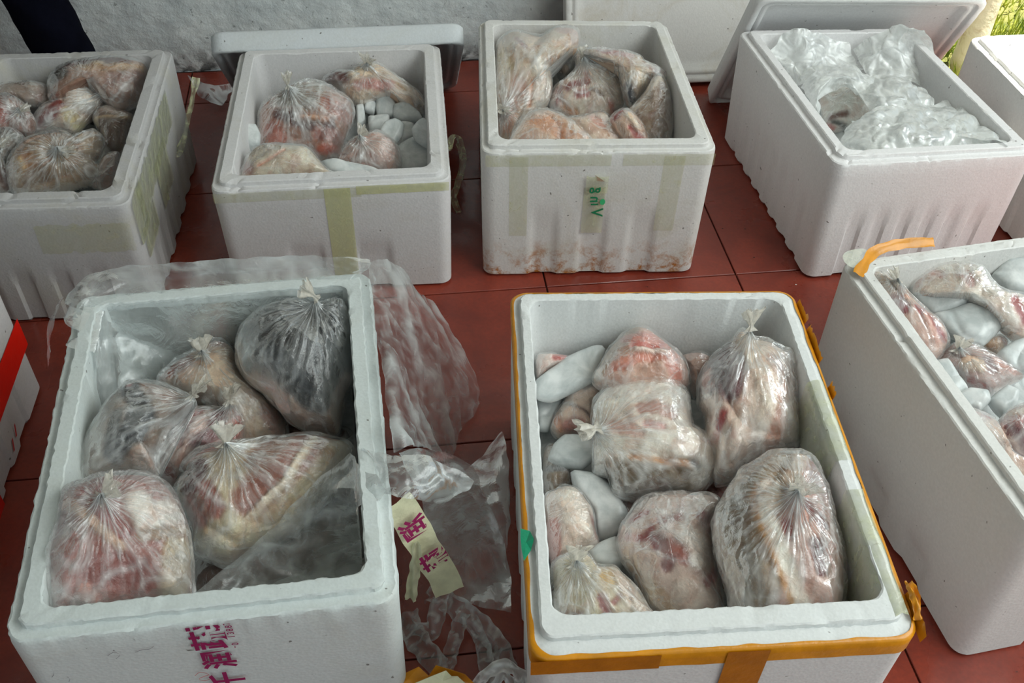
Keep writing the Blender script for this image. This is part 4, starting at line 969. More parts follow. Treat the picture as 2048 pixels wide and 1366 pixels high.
# ---------------------------------------------------------------- contents: brown-stained box
CUR[0] = BX['C']
gC = 'bags of meat in the brown-stained box'
meat_bag('black-skinned piece at the back of the brown-stained box', [(1100,122),(1140,108),(1175,104),(1200,120),(1190,160),(1150,165),(1125,165),(1105,142)], .190, .04, (70,70,64), [([(1110,135),(1130,150)],6,(130,110,90))], group=gC, bag=.4)
meat_bag('thick pig skin slab standing at the right wall of the brown-stained box', [(1310,152),(1328,156),(1342,190),(1348,230),(1344,275),(1320,300),(1280,300),(1262,262),(1252,228),(1285,190)], .215, .04, (140,120,102), [([(1314,160),(1292,190),(1262,224)], 9, (206,188,166)), ([(1330,190),(1335,260)],16,(124,104,90))], group=gC, bag=.12)
meat_bag('shiny bag with reddish cut behind the pig skin slab of the brown-stained box', [(1158,106),(1200,97),(1276,111),(1292,125),(1322,140),(1336,150),(1334,170),(1312,162),(1285,195),(1262,222),(1245,190),(1235,150),(1210,125)], .215, .05, (200,180,160), [([(1295,138),(1328,156)], 9, (160,108,92)), ([(1265,165),(1280,172)], 12, (212,198,172)), ([(1252,188),(1262,205)], 10, (58,62,72)), ([(1200,108),(1260,120)],8,(190,150,150))], group=gC, bag=.75)
meat_bag('tall pale bag along the left wall of the brown-stained box', [(990,124),(994,86),(1020,62),(1054,66),(1082,72),(1100,60),(1122,52),(1158,60),(1158,98),(1142,108),(1114,116),(1104,130),(1104,152),(1104,184),(1094,215),(1060,240),(1036,262),(1020,290),(994,290),(988,200)], .245, .06, (208,190,168),
  [([(1075,145),(1088,185),(1070,225)], 12, (230,222,208)), ([(1064,180),(1058,222)], 3, (205,138,92)), ([(1040,190),(1022,225),(1008,260)], 15, (190,150,132)), ([(1000,125),(1015,145)], 13, (196,178,136)), ([(1033,92),(1050,112)], 4, (140,80,84)), ([(1125,66),(1150,72)], 12, (194,158,148)), ([(1115,105),(1150,90)],8,(208,180,160))], knot=(1006,240), group=gC, bag=.75, tuft=(0,-.1), pleat=.8)
meat_bag('lumpy bag with red muscle at its left, centre of the brown-stained box', [(1096,218),(1106,180),(1140,152),(1150,134),(1148,118),(1162,106),(1190,102),(1232,118),(1246,150),(1252,180),(1250,212),(1236,224),(1224,240),(1200,246),(1170,245),(1140,240),(1120,232),(1105,230)], .235, .055, (220,208,192),
  [([(1135,188),(1155,180),(1172,176)], 7, (132,64,58)), ([(1155,200),(1172,200)], 7, (150,76,70)), ([(1172,160),(1176,170)], 5, (170,90,74)), ([(1115,190),(1108,212)], 10, (150,98,96)), ([(1220,208),(1226,228)], 6, (190,112,94)), ([(1180,190),(1210,200)],3,(130,110,96)), ([(1130,225),(1150,232)],7,(180,130,90)), ([(1195,150),(1230,190)],20,(226,216,200))], knot=(1166,138), group=gC, bag=.6, tuft=(-.1,.7))
meat_bag('red rib piece at the front right of the brown-stained box', [(1218,240),(1238,220),(1262,224),(1285,247),(1300,283),(1300,305),(1262,305),(1245,282),(1230,262)], .255, .035, (206,172,150), [([(1228,240),(1240,225)], 8, (152,58,54)), ([(1262,265),(1285,290)], 6, (170,72,66)), ([(1250,288),(1262,296)],7,(140,50,48)), ([(1255,240),(1275,265)],6,(225,205,180))], group=gC, bag=.4)
meat_bag('peach-coloured bag in the front left of the brown-stained box', [(1018,300),(1045,240),(1075,222),(1110,226),(1150,246),(1180,268),(1198,305),(1100,318)], .235, .05, (214,184,160), [([(1075,252),(1130,278)], 14, (208,152,112)), ([(1060,240),(1090,232)],8,(214,196,180))], group=gC, bag=.7)
meat_bag('pale pink bag at the front middle of the brown-stained box', [(1122,244),(1165,234),(1205,224),(1230,248),(1248,275),(1244,305),(1180,310),(1150,270)], .235, .045, (214,192,170), [([(1185,245),(1205,260)], 8, (202,152,136)), ([(1220,275),(1235,280)],8,(216,180,150))], group=gC, bag=.45)

# ---------------------------------------------------------------- contents: box at the right edge
CUR[0] = BX['G']
gG = 'bags of meat in the box at the right edge'
gg = 'ice lumps in the box at the right edge'
meat_bag('long bag of red striped meat against the left wall of the right hand box', [(1728,535),(1760,545),(1784,562),(1802,572),(1823,598),(1857,628),(1892,658),(1897,692),(1868,728),(1840,715),(1810,680),(1770,620),(1745,580)], .265, .04, (212,178,162),
  [([(1785,605),(1805,628)], 10, (150,58,66)), ([(1830,625),(1860,660),(1885,682)], 7, (156,64,66)), ([(1845,645),(1870,690)], 6, (224,180,165)), ([(1765,560),(1780,590)], 12, (222,206,188)), ([(1815,600),(1840,620)],4,(220,165,130))], knot=(1790,577), group=gG, bag=.6, tuft=(-.2,.8))
meat_bag('long white wrapped cut along the back wall of the right hand box', [(1819,585),(1828,557),(1855,535),(1895,527),(1956,530),(1985,562),(2012,584),(2060,596),(2090,640),(2070,690),(2026,682),(2006,655),(1985,632),(1936,605),(1925,590),(1870,590),(1834,598)], .260, .045, (224,214,200),
  [([(1832,575),(1840,560)], 7, (178,140,130)), ([(1860,548),(1880,560)], 6, (200,160,150)), ([(1925,562),(1935,580)], 8, (190,146,142)), ([(2025,610),(2045,650)], 9, (168,88,92)), ([(1955,555),(1990,590)],16,(232,226,216))], group=gG, bag=.8)
meat_bag('grey-pink bag across the middle of the right hand box', [(1870,722),(1899,690),(1929,682),(1962,696),(1992,712),(2036,742),(2050,756),(2010,778),(1979,795),(1936,778),(1912,752),(1890,742)], .255, .035, (190,166,160),
  [([(1930,735),(1955,742)], 12, (212,188,166)), ([(1935,768),(1978,787)], 5, (158,66,60)), ([(1990,725),(2030,750)], 7, (200,150,136)), ([(1970,725),(1980,745)],9,(140,118,120))], knot=(1912,712), group=gG, bag=.6)
meat_bag('small cut between the ice lumps in the middle of the right hand box', [(1960,685),(1995,672),(2012,680),(2015,690),(1995,712),(1965,700)], .250, .025, (215,180,150), [([(2000,680),(2010,690)],4,(160,60,50))], group=gG, bag=.5)
meat_bag('deep red marbled bag at the lower right of the right hand box', [(1986,864),(2000,838),(2023,818),(2070,808),(2110,860),(2090,935),(2045,925),(2013,900)], .265, .045, (176,120,118), [([(2015,875),(2045,895)], 14, (104,46,56)), ([(2020,835),(2060,835)], 8, (216,198,176)), ([(2045,850),(2060,870)],6,(190,100,90))], group=gG, bag=.6)
meat_bag('pale pinkish bag at the near end of the right hand box', [(1925,815),(1989,838),(1990,870),(2020,908),(2070,935),(2120,980),(2110,1060),(2040,1010),(1985,930),(1945,865)], .250, .04, (222,200,186), [([(1940,825),(1975,840)],4,(190,110,105))], group=gG, bag=.7)
for lb, pl, zz in (('thick ice lump nearest the back left of the right hand box', [(1821,592),(1855,574),(1932,574),(1935,611),(1909,627),(1865,633),(1838,614)], .275),
    ('largest ice lump, centre of the right hand box', [(1862,631),(1912,616),(1940,606),(1996,629),(2002,658),(1965,694),(1922,688),(1890,667)], .275),
    ('tall ice lump touching the left wall of the right hand box', [(1790,640),(1845,646),(1863,682),(1870,724),(1838,712),(1806,675)], .262),
    ('wedge of ice on the left wall below the tall lump', [(1858,728),(1892,720),(1912,747),(1938,782),(1909,800),(1880,775)], .262),
    ('frosted ice lump below the grey-pink bag', [(1905,795),(1936,778),(1976,784),(1981,803),(1958,825),(1929,818)], .262),
    ('darker clear ice lump beside the deep red bag', [(1974,803),(2013,771),(2039,784),(2035,808),(2002,836)], .262),
    ('ice lump cut by the right edge of the picture', [(1991,711),(2023,687),(2070,676),(2080,750),(2013,740)], .275),
    ('pale ice lump in the back right of the right hand box', [(1981,553),(2014,520),(2070,520),(2090,600),(2012,585)], .255)):
    ice(lb, pl, zz, .022, group=gg)
# ---------------------------------------------------------------- contents: box of crumpled plastic
CUR[0] = None
gD = 'empty crumpled bags heaped in the clean white box'
meat_bag('pale frozen block seen through the opening in the crumpled plastic', [(1640,180),(1700,160),(1745,178),(1756,212),(1730,245),(1690,262),(1655,268),(1640,230)], .205, .035, (214,212,204), [([(1660,240),(1690,235)], 6, (110,84,76)), ([(1665,250),(1690,258)], 4, (60,66,60)), ([(1655,256),(1665,262)], 4, (190,120,115))], group=gD, bag=.5)
meat_bag('frozen block hidden under the crumpled plastic at the back', [(1540,110),(1600,80),(1700,90),(1820,80),(1880,170),(1840,210),(1760,200),(1640,170),(1560,150)], .185, .05, (206,204,198), group=gD, bag=.6)
meat_bag('frozen block hidden under the crumpled plastic at the front', [(1690,250),(1800,215),(1920,215),(2000,280),(1990,330),(1850,345),(1700,335)], .175, .05, (206,206,198), group=gD, bag=.6)
def crumple(label, rows, sub=9, amp=0.016, sd=0.0, mat=None, edge=0.012):
    rows = [[(u, v_, z + 0.02 + max(0, (110 - v_)) * 0.0005) for u, v_, z in r] for r in rows]
    v, f, c = sheet(rows, int(sub * 1.5), amp * 0.8, sd, 1.0, edge, 1.0)
    c = np.clip(c + 0.4 * line(v * 30 + sd, 7) + 0.3 * line(v * 60 + sd, 7), 0, 1)
    return tag(sheets_obj('crumpled_plastic_bag', [(v, f, c)], mat or CRUMP), label, 'plastic bag', gD)
crumple('crumpled clear bag rising over the back left corner of the heap', [
    [(1540,105,.27),(1575,65,.30),(1610,52,.31),(1650,66,.29),(1700,84,.27)],
    [(1545,125,.25),(1580,100,.28),(1620,95,.29),(1660,105,.27),(1705,108,.26)],
    [(1560,145,.23),(1590,130,.26),(1630,128,.26),(1665,128,.25),(1715,125,.25)],
    [(1590,170,.22),(1610,158,.24),(1645,150,.24),(1690,146,.24),(1730,140,.23)]], 12, .016, 1.0)
crumple('crumpled clear bag with its mouth sticking up over the back right rim', [
    [(1700,95,.27),(1745,66,.30),(1785,56,.32),(1825,60,.33),(1850,62,.33)],
    [(1715,120,.26),(1755,100,.29),(1800,92,.30),(1835,95,.29),(1868,118,.28)],
    [(1730,140,.25),(1775,125,.27),(1815,128,.27),(1850,135,.26),(1888,150,.26)],
    [(1750,160,.24),(1790,158,.25),(1830,165,.24),(1858,172,.24),(1893,178,.23)]], 12, .018, 4.0)
crumple('loop of crumpled clear plastic round the opening on the left of the heap', [
    [(1600,160,.25),(1625,132,.27),(1670,126,.28),(1715,128,.28),(1745,148,.27),(1765,175,.26)],
    [(1605,185,.26),(1630,155,.29),(1668,148,.30),(1705,150,.30),(1728,166,.28),(1750,195,.26)],
    [(1625,215,.25),(1638,185,.28),(1662,168,.29),(1690,166,.28),(1708,178,.27),(1722,200,.25)],
    [(1650,262,.23),(1645,215,.25),(1655,190,.26),(1680,180,.26),(1695,185,.25),(1705,195,.24)]], 12, .012, 8.0)
crumple('wide crumpled clear bag across the middle of the heap', [
    [(1700,150,.26),(1760,140,.28),(1810,150,.28),(1845,168,.27),(1858,190,.26)],
    [(1720,185,.27),(1770,175,.30),(1815,180,.30),(1845,195,.28),(1870,205,.26)],
    [(1735,220,.26),(1775,208,.29),(1820,210,.29),(1855,215,.28),(1890,225,.25)],
    [(1745,245,.25),(1790,240,.27),(1835,238,.27),(1875,240,.26),(1910,250,.24)]], 12, .018, 12.0)
crumple('bulging crumpled clear bag along the front rim of the heap', [
    [(1712,240,.25),(1750,212,.28),(1800,205,.29),(1860,200,.28),(1905,190,.26),(1945,215,.25)],
    [(1695,268,.26),(1745,242,.30),(1800,235,.31),(1860,228,.31),(1915,222,.29),(1972,248,.26)],
    [(1682,292,.25),(1735,272,.29),(1800,268,.31),(1865,262,.31),(1930,258,.30),(1998,272,.27)],
    [(1680,312,.24),(1735,308,.27),(1800,304,.29),(1870,302,.29),(1940,300,.28),(2015,298,.27)]], 13, .020, 16.0)
crumple('twisted crumpled scrap of clear film at the front right of the heap', [
    [(1890,215,.27),(1930,205,.28),(1965,230,.28),(1990,252,.28)],
    [(1880,245,.28),(1925,238,.30),(1965,255,.30),(2005,272,.29)],
    [(1890,280,.27),(1930,276,.29),(1975,282,.30),(2020,288,.31)]], 13, .016, 21.0)

# ---------------------------------------------------------------- clear liner of the purple-lettered box
def inside(p3, b, w):
    """keep film that is below the rim inside the walls of box b"""
    v, f, c = p3; T = b.T; o = np.append(sum(T) / 4, 0)
    ex = np.append(T[1] - T[0] + T[2] - T[3], 0); ex /= np.linalg.norm(ex); ey = np.array([-ex[1], ex[0], 0])
    x = (v - o) @ ex; y = (v - o) @ ey; z = v[:, 2]; k = np.clip((b.H + 0.016 - z) / 0.012, 0, 1)
    hx = b.W / 2 - w - 0.006 * np.clip((b.H - z) / b.H, 0, 1) - 0.004 * (0.5 + pn(v * 20)); hy = b.L / 2 - w - 0.006 * np.clip((b.H - z) / b.H, 0, 1) - 0.004 * (0.5 + pn(v * 20 + 5))
    xx = np.clip(x, -hx, hx); yy = np.clip(y, -hy, hy)
    v = v + ((xx - x) * k)[:, None] * ex + ((yy - y) * k)[:, None] * ey
    return v, f, c
pat = []
pat.append(sheet([   # over the back rim and the back left corner, down inside to the meat
    [(112,640,.33),(128,585,.35),(190,542,.36),(300,528,.36),(430,520,.365),(560,512,.365),(650,512,.36),(738,520,.35)],
    [(118,690,.335),(150,625,.345),(215,580,.345),(320,560,.34),(440,552,.340),(560,545,.342),(650,540,.342),(735,538,.345)],
    [(140,720,.32),(190,660,.31),(250,615,.30),(340,590,.30),(450,580,.300),(560,572,.305),(640,566,.31),(700,560,.31)],
    [(160,790,.28),(215,720,.26),(280,670,.25),(350,640,.25),(450,630,.25),(540,620,.26),(620,606,.27),(690,598,.28)],
    [(180,860,.22),(235,780,.21),(300,730,.21),(360,700,.20),(430,680,.20),(500,665,.21),(570,650,.22),(640,640,.24)],
    [(190,930,.17),(240,860,.17),(300,800,.16),(360,760,.16),(420,730,.15),(480,720,.15),(540,700,.15),(600,690,.16)]], 9, .011, 2.0))
pat[0] = inside(pat[0], BX['E'], 0.045)
pat.append(sheet([   # hanging down outside the left back corner
    [(104,700,.30),(108,660,.31),(118,620,.33),(128,590,.35)],
    [(98,740,.24),(96,690,.26),(100,650,.28),(122,600,.34)]], 9, .005, 3.0))
pat.append(sheet([   # over the right rim, falling to the floor behind
    [(735,522,.350),(742,580,.350),(752,660,.350),(765,740,.350),(775,820,.350),(788,900,.350)],
    [(765,520,.33),(775,590,.335),(782,660,.337),(795,740,.338),(800,820,.338),(815,895,.34)],
    [(810,548,.24),(825,610,.24),(840,690,.22),(845,760,.20),(838,840,.22),(850,900,.24)],
    [(850,590,.12),(880,650,.11),(900,720,.10),(905,790,.08),(880,850,.10),(880,910,.14)],
    [(868,620,.05),(915,690,.03),(948,760,.015),(950,815,.01),(915,860,.02),(905,925,.03)]], 10, .009, 5.0))
pat.append(sheet([   # gathered tongue across the right rim, spreading inside over the meat
    [(720,905,.335),(760,900,.348),(800,905,.352),(850,912,.345),(900,930,.325),(950,960,.30)],
    [(705,935,.30),(755,930,.345),(800,935,.355),(850,945,.345),(895,960,.32),(935,985,.29)],
    [(660,975,.27),(720,975,.31),(775,985,.345),(810,995,.345),(840,1000,.33),(880,1010,.29)]], 11, .010, 7.0))
pat.append(sheet([
    [(700,905,.32),(735,935,.335),(760,965,.345),(780,1000,.335)],
    [(610,985,.285),(670,1000,.29),(715,1020,.29),(745,1045,.28)],
    [(530,1070,.245),(590,1080,.235),(660,1090,.225),(735,1100,.22)],
    [(430,1150,.215),(510,1150,.20),(600,1150,.19),(720,1140,.18)],
    [(375,1200,.21),(470,1195,.19),(580,1185,.18),(700,1175,.17)]], 11, .008, 9.0))
pat[-1] = inside(pat[-1], BX['E'], 0.045)
pat.append(sheet([   # falling outside to the floor on the right
    [(800,905,.35),(850,900,.335),(910,915,.31),(945,940,.28)],
    [(835,985,.27),(880,965,.26),(930,965,.24),(965,985,.20)],
    [(860,1060,.16),(910,1040,.14),(965,1040,.11),(1000,1060,.08)],
    [(868,1130,.06),(930,1120,.04),(985,1120,.02),(1018,1130,.01)],
    [(872,1180,.015),(920,1200,.01),(975,1218,.01),(1022,1228,.008)]], 11, .007, 11.0))
pat.append(sheet([   # sheet trailing on the floor toward the taped box
    [(1000,858,.01),(1010,880,.03),(1018,930,.04),(1016,1000,.04)],
    [(960,910,.02),(985,950,.05),(1005,1020,.05),(1012,1080,.03)],
    [(915,950,.06),(950,1000,.05),(985,1070,.03),(1012,1140,.01)]], 11, .007, 13.0))
ln = tag(sheets_obj('plastic_liner', pat, LINER), 'large clear plastic liner draped over the rim of the purple-lettered box down to the tiles', 'plastic liner')

# tape strip with purple characters hanging off the right rim
st = [(792,1005,.31),(815,1035,.27),(838,1075,.22),(862,1115,.16),(885,1150,.11),(900,1185,.07)]
tp = ribbon('printed_tape_strip', '', st, 0.058, CREAM, twist=0.0, crumple=0.0012, n=7, wvar=0.1)
tag(tp, 'cream tape strip with purple characters hanging off the purple-lettered box', 'tape strip')
def along(i0, u, v, z, char, sz, a, bb):
    o = at(u, v, z); ru = at(*a) - at(*i0); p = o + (EYE - o) / np.linalg.norm(EYE - o) * 0.015
    rd = ru / np.linalg.norm(ru)
    nrm = EYE - o; nrm = nrm - rd * (nrm @ rd); nrm /= np.linalg.norm(nrm); ud = np.cross(nrm, rd) * -1
    return draw_text(char, PURPLE, 'printed_character', p, rd, ud, sz, tp, bold=0.0012)
along((792,1005,.31), 827, 1055, .250, '润', 0.046, (838,1075,.22), 0)
along((838,1075,.22), 868, 1118, .160, '蔬', 0.046, (885,1150,.11), 0)
ribbon('tape_strip', 'short cream tape end hanging beside the purple-lettered strip', [(835,1085,.22),(832,1120,.17),(826,1160,.11),(822,1200,.06)], 0.020, CREAM, 'tape strip', twist=.3, sd=3)
# strips of film and tape on the floor between the front boxes
gs_ = 'torn film strips on the red tiles'
ribbon('film_strip', 'clear film strip looped under the purple-lettered tape end', [(855,1190,.02),(880,1190,.05),(875,1220,.04),(862,1262,.02),(820,1255,.01)], 0.035, LINER, group=gs_, sd=1)
ribbon('film_strip', 'clear film strip slanting down the middle of the gap between the front boxes', [(925,1225,.03),(912,1270,.02),(900,1310,.01),(890,1345,.01)], 0.030, LINER, group=gs_, sd=5)
ribbon('film_strip', 'broad clear film strip slanting down beside the orange-taped box', [(890,1200,.03),(930,1225,.03),(965,1255,.02),(1000,1300,.01),(1012,1340,.01)], 0.042, LINER, group=gs_, sd=9, twist=.7)
ribbon('film_strip', 'clear film strip against the lower right side of the purple-lettered box', [(812,1225,.01),(825,1265,.01),(850,1300,.01),(880,1335,.01)], 0.045, LINER, group=gs_, sd=12, twist=.5)
ribbon('film_strip', 'dull film strip hanging straight down left of the orange-taped box', [(940,1235,.02),(965,1290,.01),(975,1345,.01),(985,1380,.01)], 0.030, LINER, group=gs_, sd=15)
ribbon('film_strip', 'arched whitish film strip at the bottom of the gap between the front boxes', [(950,1375,.04),(975,1345,.07),(1010,1332,.08),(1040,1350,.05),(1050,1380,.02)], 0.022, CRUMP, group=gs_, sd=18, twist=.4)
ribbon('film_strip', 'whitish film strip curling below the arched one', [(985,1385,.03),(1005,1350,.05),(1022,1365,.04),(1035,1385,.02)], 0.018, CRUMP, group=gs_, sd=21, twist=.6)
# orange tape heap at the lower edge
gt = 'orange tape pieces at the bottom edge'
def tape_piece(label, pts, mat=ORANGE):
    V = np.array([at(*p) for p in pts]); n = len(V); c = V.mean(0) + [0, 0, 0.006]
    o = mesh_obj('tape_piece', np.vstack([c[None], V]), [(0, i + 1, (i + 1) % n + 1) for i in range(n)], mat, loc=c, smooth=False, attrs={'crease': np.full(n + 1, .6)})
    md = o.modifiers.new('thickness', 'SOLIDIFY'); md.thickness = 0.0012
    return tag(o, label, 'tape', gt)
tape_piece('orange tape piece touching the purple-lettered box at the bottom edge', [(770,1372,.05),(800,1352,.06),(838,1334,.07),(858,1352,.07),(850,1380,.06),(780,1390,.05)])
tape_piece('pointed orange tape piece at the bottom edge', [(856,1354,.07),(872,1330,.09),(905,1340,.09),(930,1348,.08),(948,1366,.06),(935,1392,.05),(880,1390,.06)])
tape_piece('pale yellowed tape piece lying over the orange tape', [(815,1372,.085),(868,1350,.10),(892,1341,.10),(903,1352,.10),(915,1352,.095),(935,1370,.08),(915,1392,.07),(840,1392,.07)], CREAM)
# tape tails on the other boxes
b = BX['A']
gl_ = 'clear tape tails peeling off the boxes'
ribbon('tape_tail', 'long clear tape tail hanging from the side of the back left box', [(392,155,.30),(388,185,.27),(378,230,.22),(368,275,.17),(352,308,.13),(330,300,.15)], 0.020, CLEARTAPE, 'tape strip', gl_, sd=2, twist=.6)
ribbon('tape_tail', 'short clear tape tail end twisting below the long one', [(318,318,.20),(325,345,.17),(332,375,.14),(337,400,.11)], 0.012, CLEARTAPE, 'tape strip', gl_, sd=6)
ribbon('tape_tail', 'clear tape tail curling off the right side of the lid box', [(897,300,.24),(905,275,.25),(918,285,.22),(926,325,.16),(914,372,.11),(906,395,.09),(918,425,.05)], 0.020, CLEARTAPE, 'tape strip', gl_, sd=8, twist=.8)
ribbon('tape_tail', 'yellowed tape tail standing off the rim corner of the orange-taped box', [(1818,1165,.33),(1826,1185,.335),(1832,1210,.335),(1836,1240,.325)], 0.014, ORANGE, 'tape strip', gl_, sd=9, twist=.8)
sc = sheet([[(375,150,.02),(410,165,.04),(450,168,.03),(480,160,.02)], [(385,170,.02),(415,185,.03),(445,188,.02),(470,178,.01)], [(395,190,.01),(425,205,.02),(445,208,.02),(455,195,.01)]], 9, .008, 31)
tag(sheets_obj('plastic_scrap', [sc], LINER), 'dirty clear plastic scrap on the tiles at the foot of the wall', 'plastic scrap')
sc = sheet([[(1,1190,.31),(-6,1230,.31),(-8,1270,.30),(0,1300,.29)], [(-8,1200,.26),(-14,1240,.26),(-14,1290,.25),(5,1335,.22)]], 8, .006, 33)

# ---------------------------------------------------------------- person standing by the wall: only the dark trousered legs show
def person():
    m = mat_simple('dark_navy_cloth', (9, 10, 20), 0.95, 0.25, 14, 0.4, Specular_IOR_Level=0.05)
    sk = mat_simple('skin', (190, 145, 120), 0.5, 0.08, 20, 0.1); dk = mat_simple('dark_shoe', (26, 24, 24), 0.4, 0.1, 20, 0.1)
    root = thing('person', 'person in dark navy trousers standing against the whitewashed wall behind the back left box', 'person', (-1.33, 2.44, 0))
    J = [((-1.42, 2.47, 0.90), .14), ((-1.42, 2.48, 1.08), .125), ((-1.42, 2.48, 1.25), .15), ((-1.42, 2.48, 1.36), .13), ((-1.42, 2.47, 1.45), .055), ((-1.42, 2.45, 1.53), .075), ((-1.42, 2.44, 1.62), .09), ((-1.42, 2.45, 1.69), .06),
         ((-1.33, 2.47, 0.82), .10), ((-1.275, 2.45, 0.47), .082), ((-1.19, 2.43, 0.16), .076), ((-1.165, 2.43, 0.06), .072),
         ((-1.52, 2.47, 0.82), .10), ((-1.545, 2.44, 0.47), .082), ((-1.51, 2.43, 0.16), .076), ((-1.50, 2.43, 0.06), .072),
         ((-1.23, 2.48, 1.33), .06), ((-1.20, 2.44, 1.10), .047), ((-1.33, 2.30, 1.16), .037), ((-1.42, 2.29, 1.18), .035),
         ((-1.61, 2.48, 1.33), .06), ((-1.65, 2.44, 1.10), .047), ((-1.52, 2.30, 1.16), .037), ((-1.46, 2.28, 1.19), .035)]
    E_ = [(0, 1), (1, 2), (2, 3), (3, 4), (4, 5), (5, 6), (6, 7), (0, 8), (8, 9), (9, 10), (10, 11), (0, 12), (12, 13), (13, 14), (14, 15), (3, 16), (16, 17), (17, 18), (18, 19), (3, 20), (20, 21), (21, 22), (22, 23)]
    off = Vector((-1.33, 2.44, 0))
    me = bpy.data.meshes.new('body'); me.from_pydata([tuple(Vector(p) - off) for p, r in J], E_, [])
    o = bpy.data.objects.new('body', me); COL.objects.link(o)
    sm = o.modifiers.new('skin', 'SKIN'); ss = o.modifiers.new('sub', 'SUBSURF'); ss.levels = 2; ss.render_levels = 2
    for i, (p, r) in enumerate(J): me.skin_vertices[0].data[i].radius = (r, r * (0.78 if i < 4 else 1))
    me.skin_vertices[0].data[0].use_root = True
    dg = bpy.context.evaluated_depsgraph_get(); m2 = bpy.data.meshes.new_from_object(o.evaluated_get(dg))
    bpy.data.objects.remove(o)
    m2.materials.clear(); m2.materials.append(m); m2.materials.append(sk)
    for p in m2.polygons:
        c = p.center; p.material_index = 1 if (c.z > 1.44 or (c.y < -0.12 and c.z > 1.1 and abs(c.x + 0.10) < 0.05)) else 0; p.use_smooth = True
    # trouser folds
    co = np.array([v.co[:] for v in m2.vertices]); nn = np.array([v.normal[:] for v in m2.vertices])
    f = np.where(co[:, 2] < 0.9, 1, 0.4) * 0.012 * pn(co * np.array([10, 10, 16]))
    for v, a in zip(m2.vertices, co + nn * f[:, None]): v.co = a
    o = bpy.data.objects.new('body', m2); COL.objects.link(o); o.parent = root
    # hair cap
    def ell(name, c, r, mat, n=20, mm=12, zmin=-2):
        V = []
        for i in range(mm):
            ph_ = math.pi * (i + .5) / mm
            for j in range(n):
                t = 2 * math.pi * j / n; V.append([c[0] + r[0] * math.sin(ph_) * math.cos(t), c[1] + r[1] * math.sin(ph_) * math.sin(t), max(c[2] + r[2] * math.cos(ph_), zmin)])
        return mesh_obj(name, V, close_faces(mm, n), mat, root)
    ell('hair', (-1.42, 2.465, 1.665), (.098, .10, .095), dk, zmin=1.62)
    for x in (-1.165, -1.50): ell('shoe', (x, 2.38, 0.045), (.048, .13, .045), dk, zmin=0.002)
person()

# ---------------------------------------------------------------- outdoors beyond the tiled floor, at the right
t = NT('sunlit_grass_ground'); g = t.n('NewGeometry').outputs['Position']
c = t.mix(t.ramp(t.noise(9, 5, g), [(0.4, 0), (0.6, 1)]), lin((96, 108, 44)), lin((150, 146, 84)))
GRASSG = t.done(t.bsdf(c, 0.9, t.bump(t.noise(60, 4, g), 0.8, 0.02)))
gr = mesh_obj('lawn_ground', [[1.2, -3, -0.13], [12, -3, -0.13], [12, 14, -0.13], [1.2, 14, -0.13], [-6, 3.2, -0.13], [-6, 14, -0.13], [1.2, 3.2, -0.13]], [(0, 1, 2, 3), (4, 6, 3, 5)], GRASSG, loc=(3, 4, -0.13), smooth=False)
gr['kind'] = 'structure'
t = NT('grass_blade'); oi = t.n('NewGeometry').outputs['Position']
c = t.mix(t.ramp(t.noise(14, 3, oi), [(0.4, 0), (0.6, 1)]), lin((98, 122, 30)), lin((188, 192, 78)))
BLADE = t.done(t.bsdf(c, 0.6))
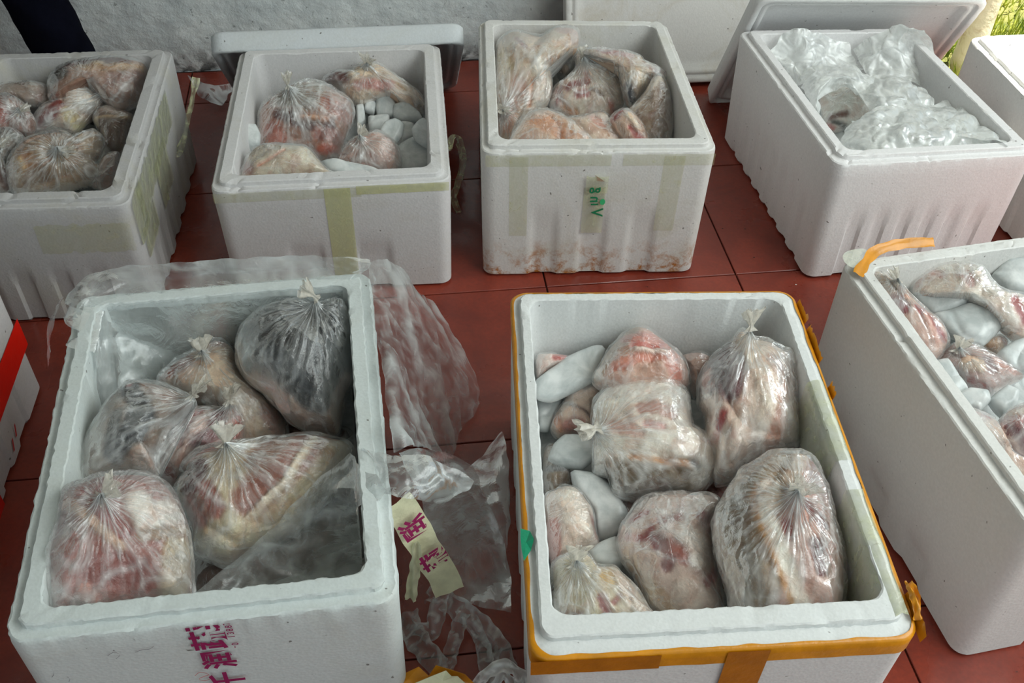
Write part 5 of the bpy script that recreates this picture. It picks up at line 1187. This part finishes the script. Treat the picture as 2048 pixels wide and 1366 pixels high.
def grass():
    n = 16000; x = rng.uniform(1.5, 4.2, n); y = rng.uniform(2.6, 5.2, n); h = rng.uniform(.03, .09, n); a = rng.uniform(0, 6.28, n); ln = rng.uniform(.0, .05, n)
    x[:2500] = rng.uniform(1.42, 2.2, 2500); y[:2500] = rng.uniform(2.2, 3.4, 2500)
    V = np.zeros((n, 3, 3)); w = 0.004
    V[:, 0] = np.stack([x - w * np.cos(a), y - w * np.sin(a), 0 * x - .13], -1); V[:, 1] = np.stack([x + w * np.cos(a), y + w * np.sin(a), 0 * x - .13], -1)
    V[:, 2] = np.stack([x + ln * np.sin(a), y + ln * np.cos(a), -.13 + h], -1)
    o = mesh_obj('grass', V.reshape(-1, 3), np.arange(n * 3).reshape(n, 3), BLADE, loc=(2.5, 3.6, -.13), smooth=False)
    tag(o, 'sunlit green grass growing beyond the tiled floor at the top right', 'grass'); o['kind'] = 'stuff'
grass()
t = NT('pale_bark'); g = t.n('TexCoord').outputs['Object']
c = t.mix(t.ramp(t.noise(14, 5, g, 0.6, 0.8), [(0.55, 0), (0.72, 1)]), lin((236, 222, 192)), lin((172, 128, 88)))
BARK = t.done(t.bsdf(c, 0.8, t.bump(t.noise(25, 5, g), 0.6, 0.01)))
def trunk():
    # pale post leaning just outside the floor edge
    p0 = at(1895, 130, -0.10); p1 = at(1968, -10, 0.18)
    p0 = at(1925, 140, -0.13); d = at_y(1975, 0, p0[1] + 0.03) - p0; d /= np.linalg.norm(d)
    rows = []; n = 28
    for i in range(40):
        s = i / 39 * 1.9; c_ = p0 + d * s; th = np.linspace(0, 2 * np.pi, n, endpoint=False)
        P = np.stack([np.cos(th), np.sin(th), 0 * th + s * 2.5], -1)
        r = 0.044 * (1 + 0.10 * pn(P * 1.6) + 0.12 * np.exp(-((s - .33) / .03) ** 2) + 0.15 * np.exp(-(s / .05)))
        rows.append(c_ + np.stack([np.cos(th) * r, np.sin(th) * r, 0 * th], -1))
    o = mesh_obj('tree_trunk', np.vstack(rows), close_faces(40, n), BARK, loc=p0)
    tag(o, 'pale knotty tree trunk just outside the floor behind the far right box', 'tree')
trunk()
# small dark specks lying on the red tiles
for k, (u, v) in enumerate([(1490, 458), (1508, 515), (1445, 457), (1592, 569)]):
    c = at(u, v, 0.001); th = np.linspace(0, 2 * np.pi, 8, endpoint=False); r = 0.0022
    V = [c + [0, 0, 0.0015]] + [c + [r * math.cos(a) * (1 + .3 * math.sin(a * 3 + k)), r * .7 * math.sin(a), 0] for a in th]
    tag(mesh_obj('crumb', V, [(0, i + 1, (i + 1) % 8 + 1) for i in range(8)], mat_simple('crumb_%s' % 'abcd'[k], (210, 205, 200) if k == 3 else (36, 28, 26), .8), loc=c), ['dark crumb on the tile left of the clean white box', 'small crumb nearer the joint on that tile', 'dark speck beside the right side of the brown-stained box', 'white foam crumb in front of the clean white box'][k], 'crumb')
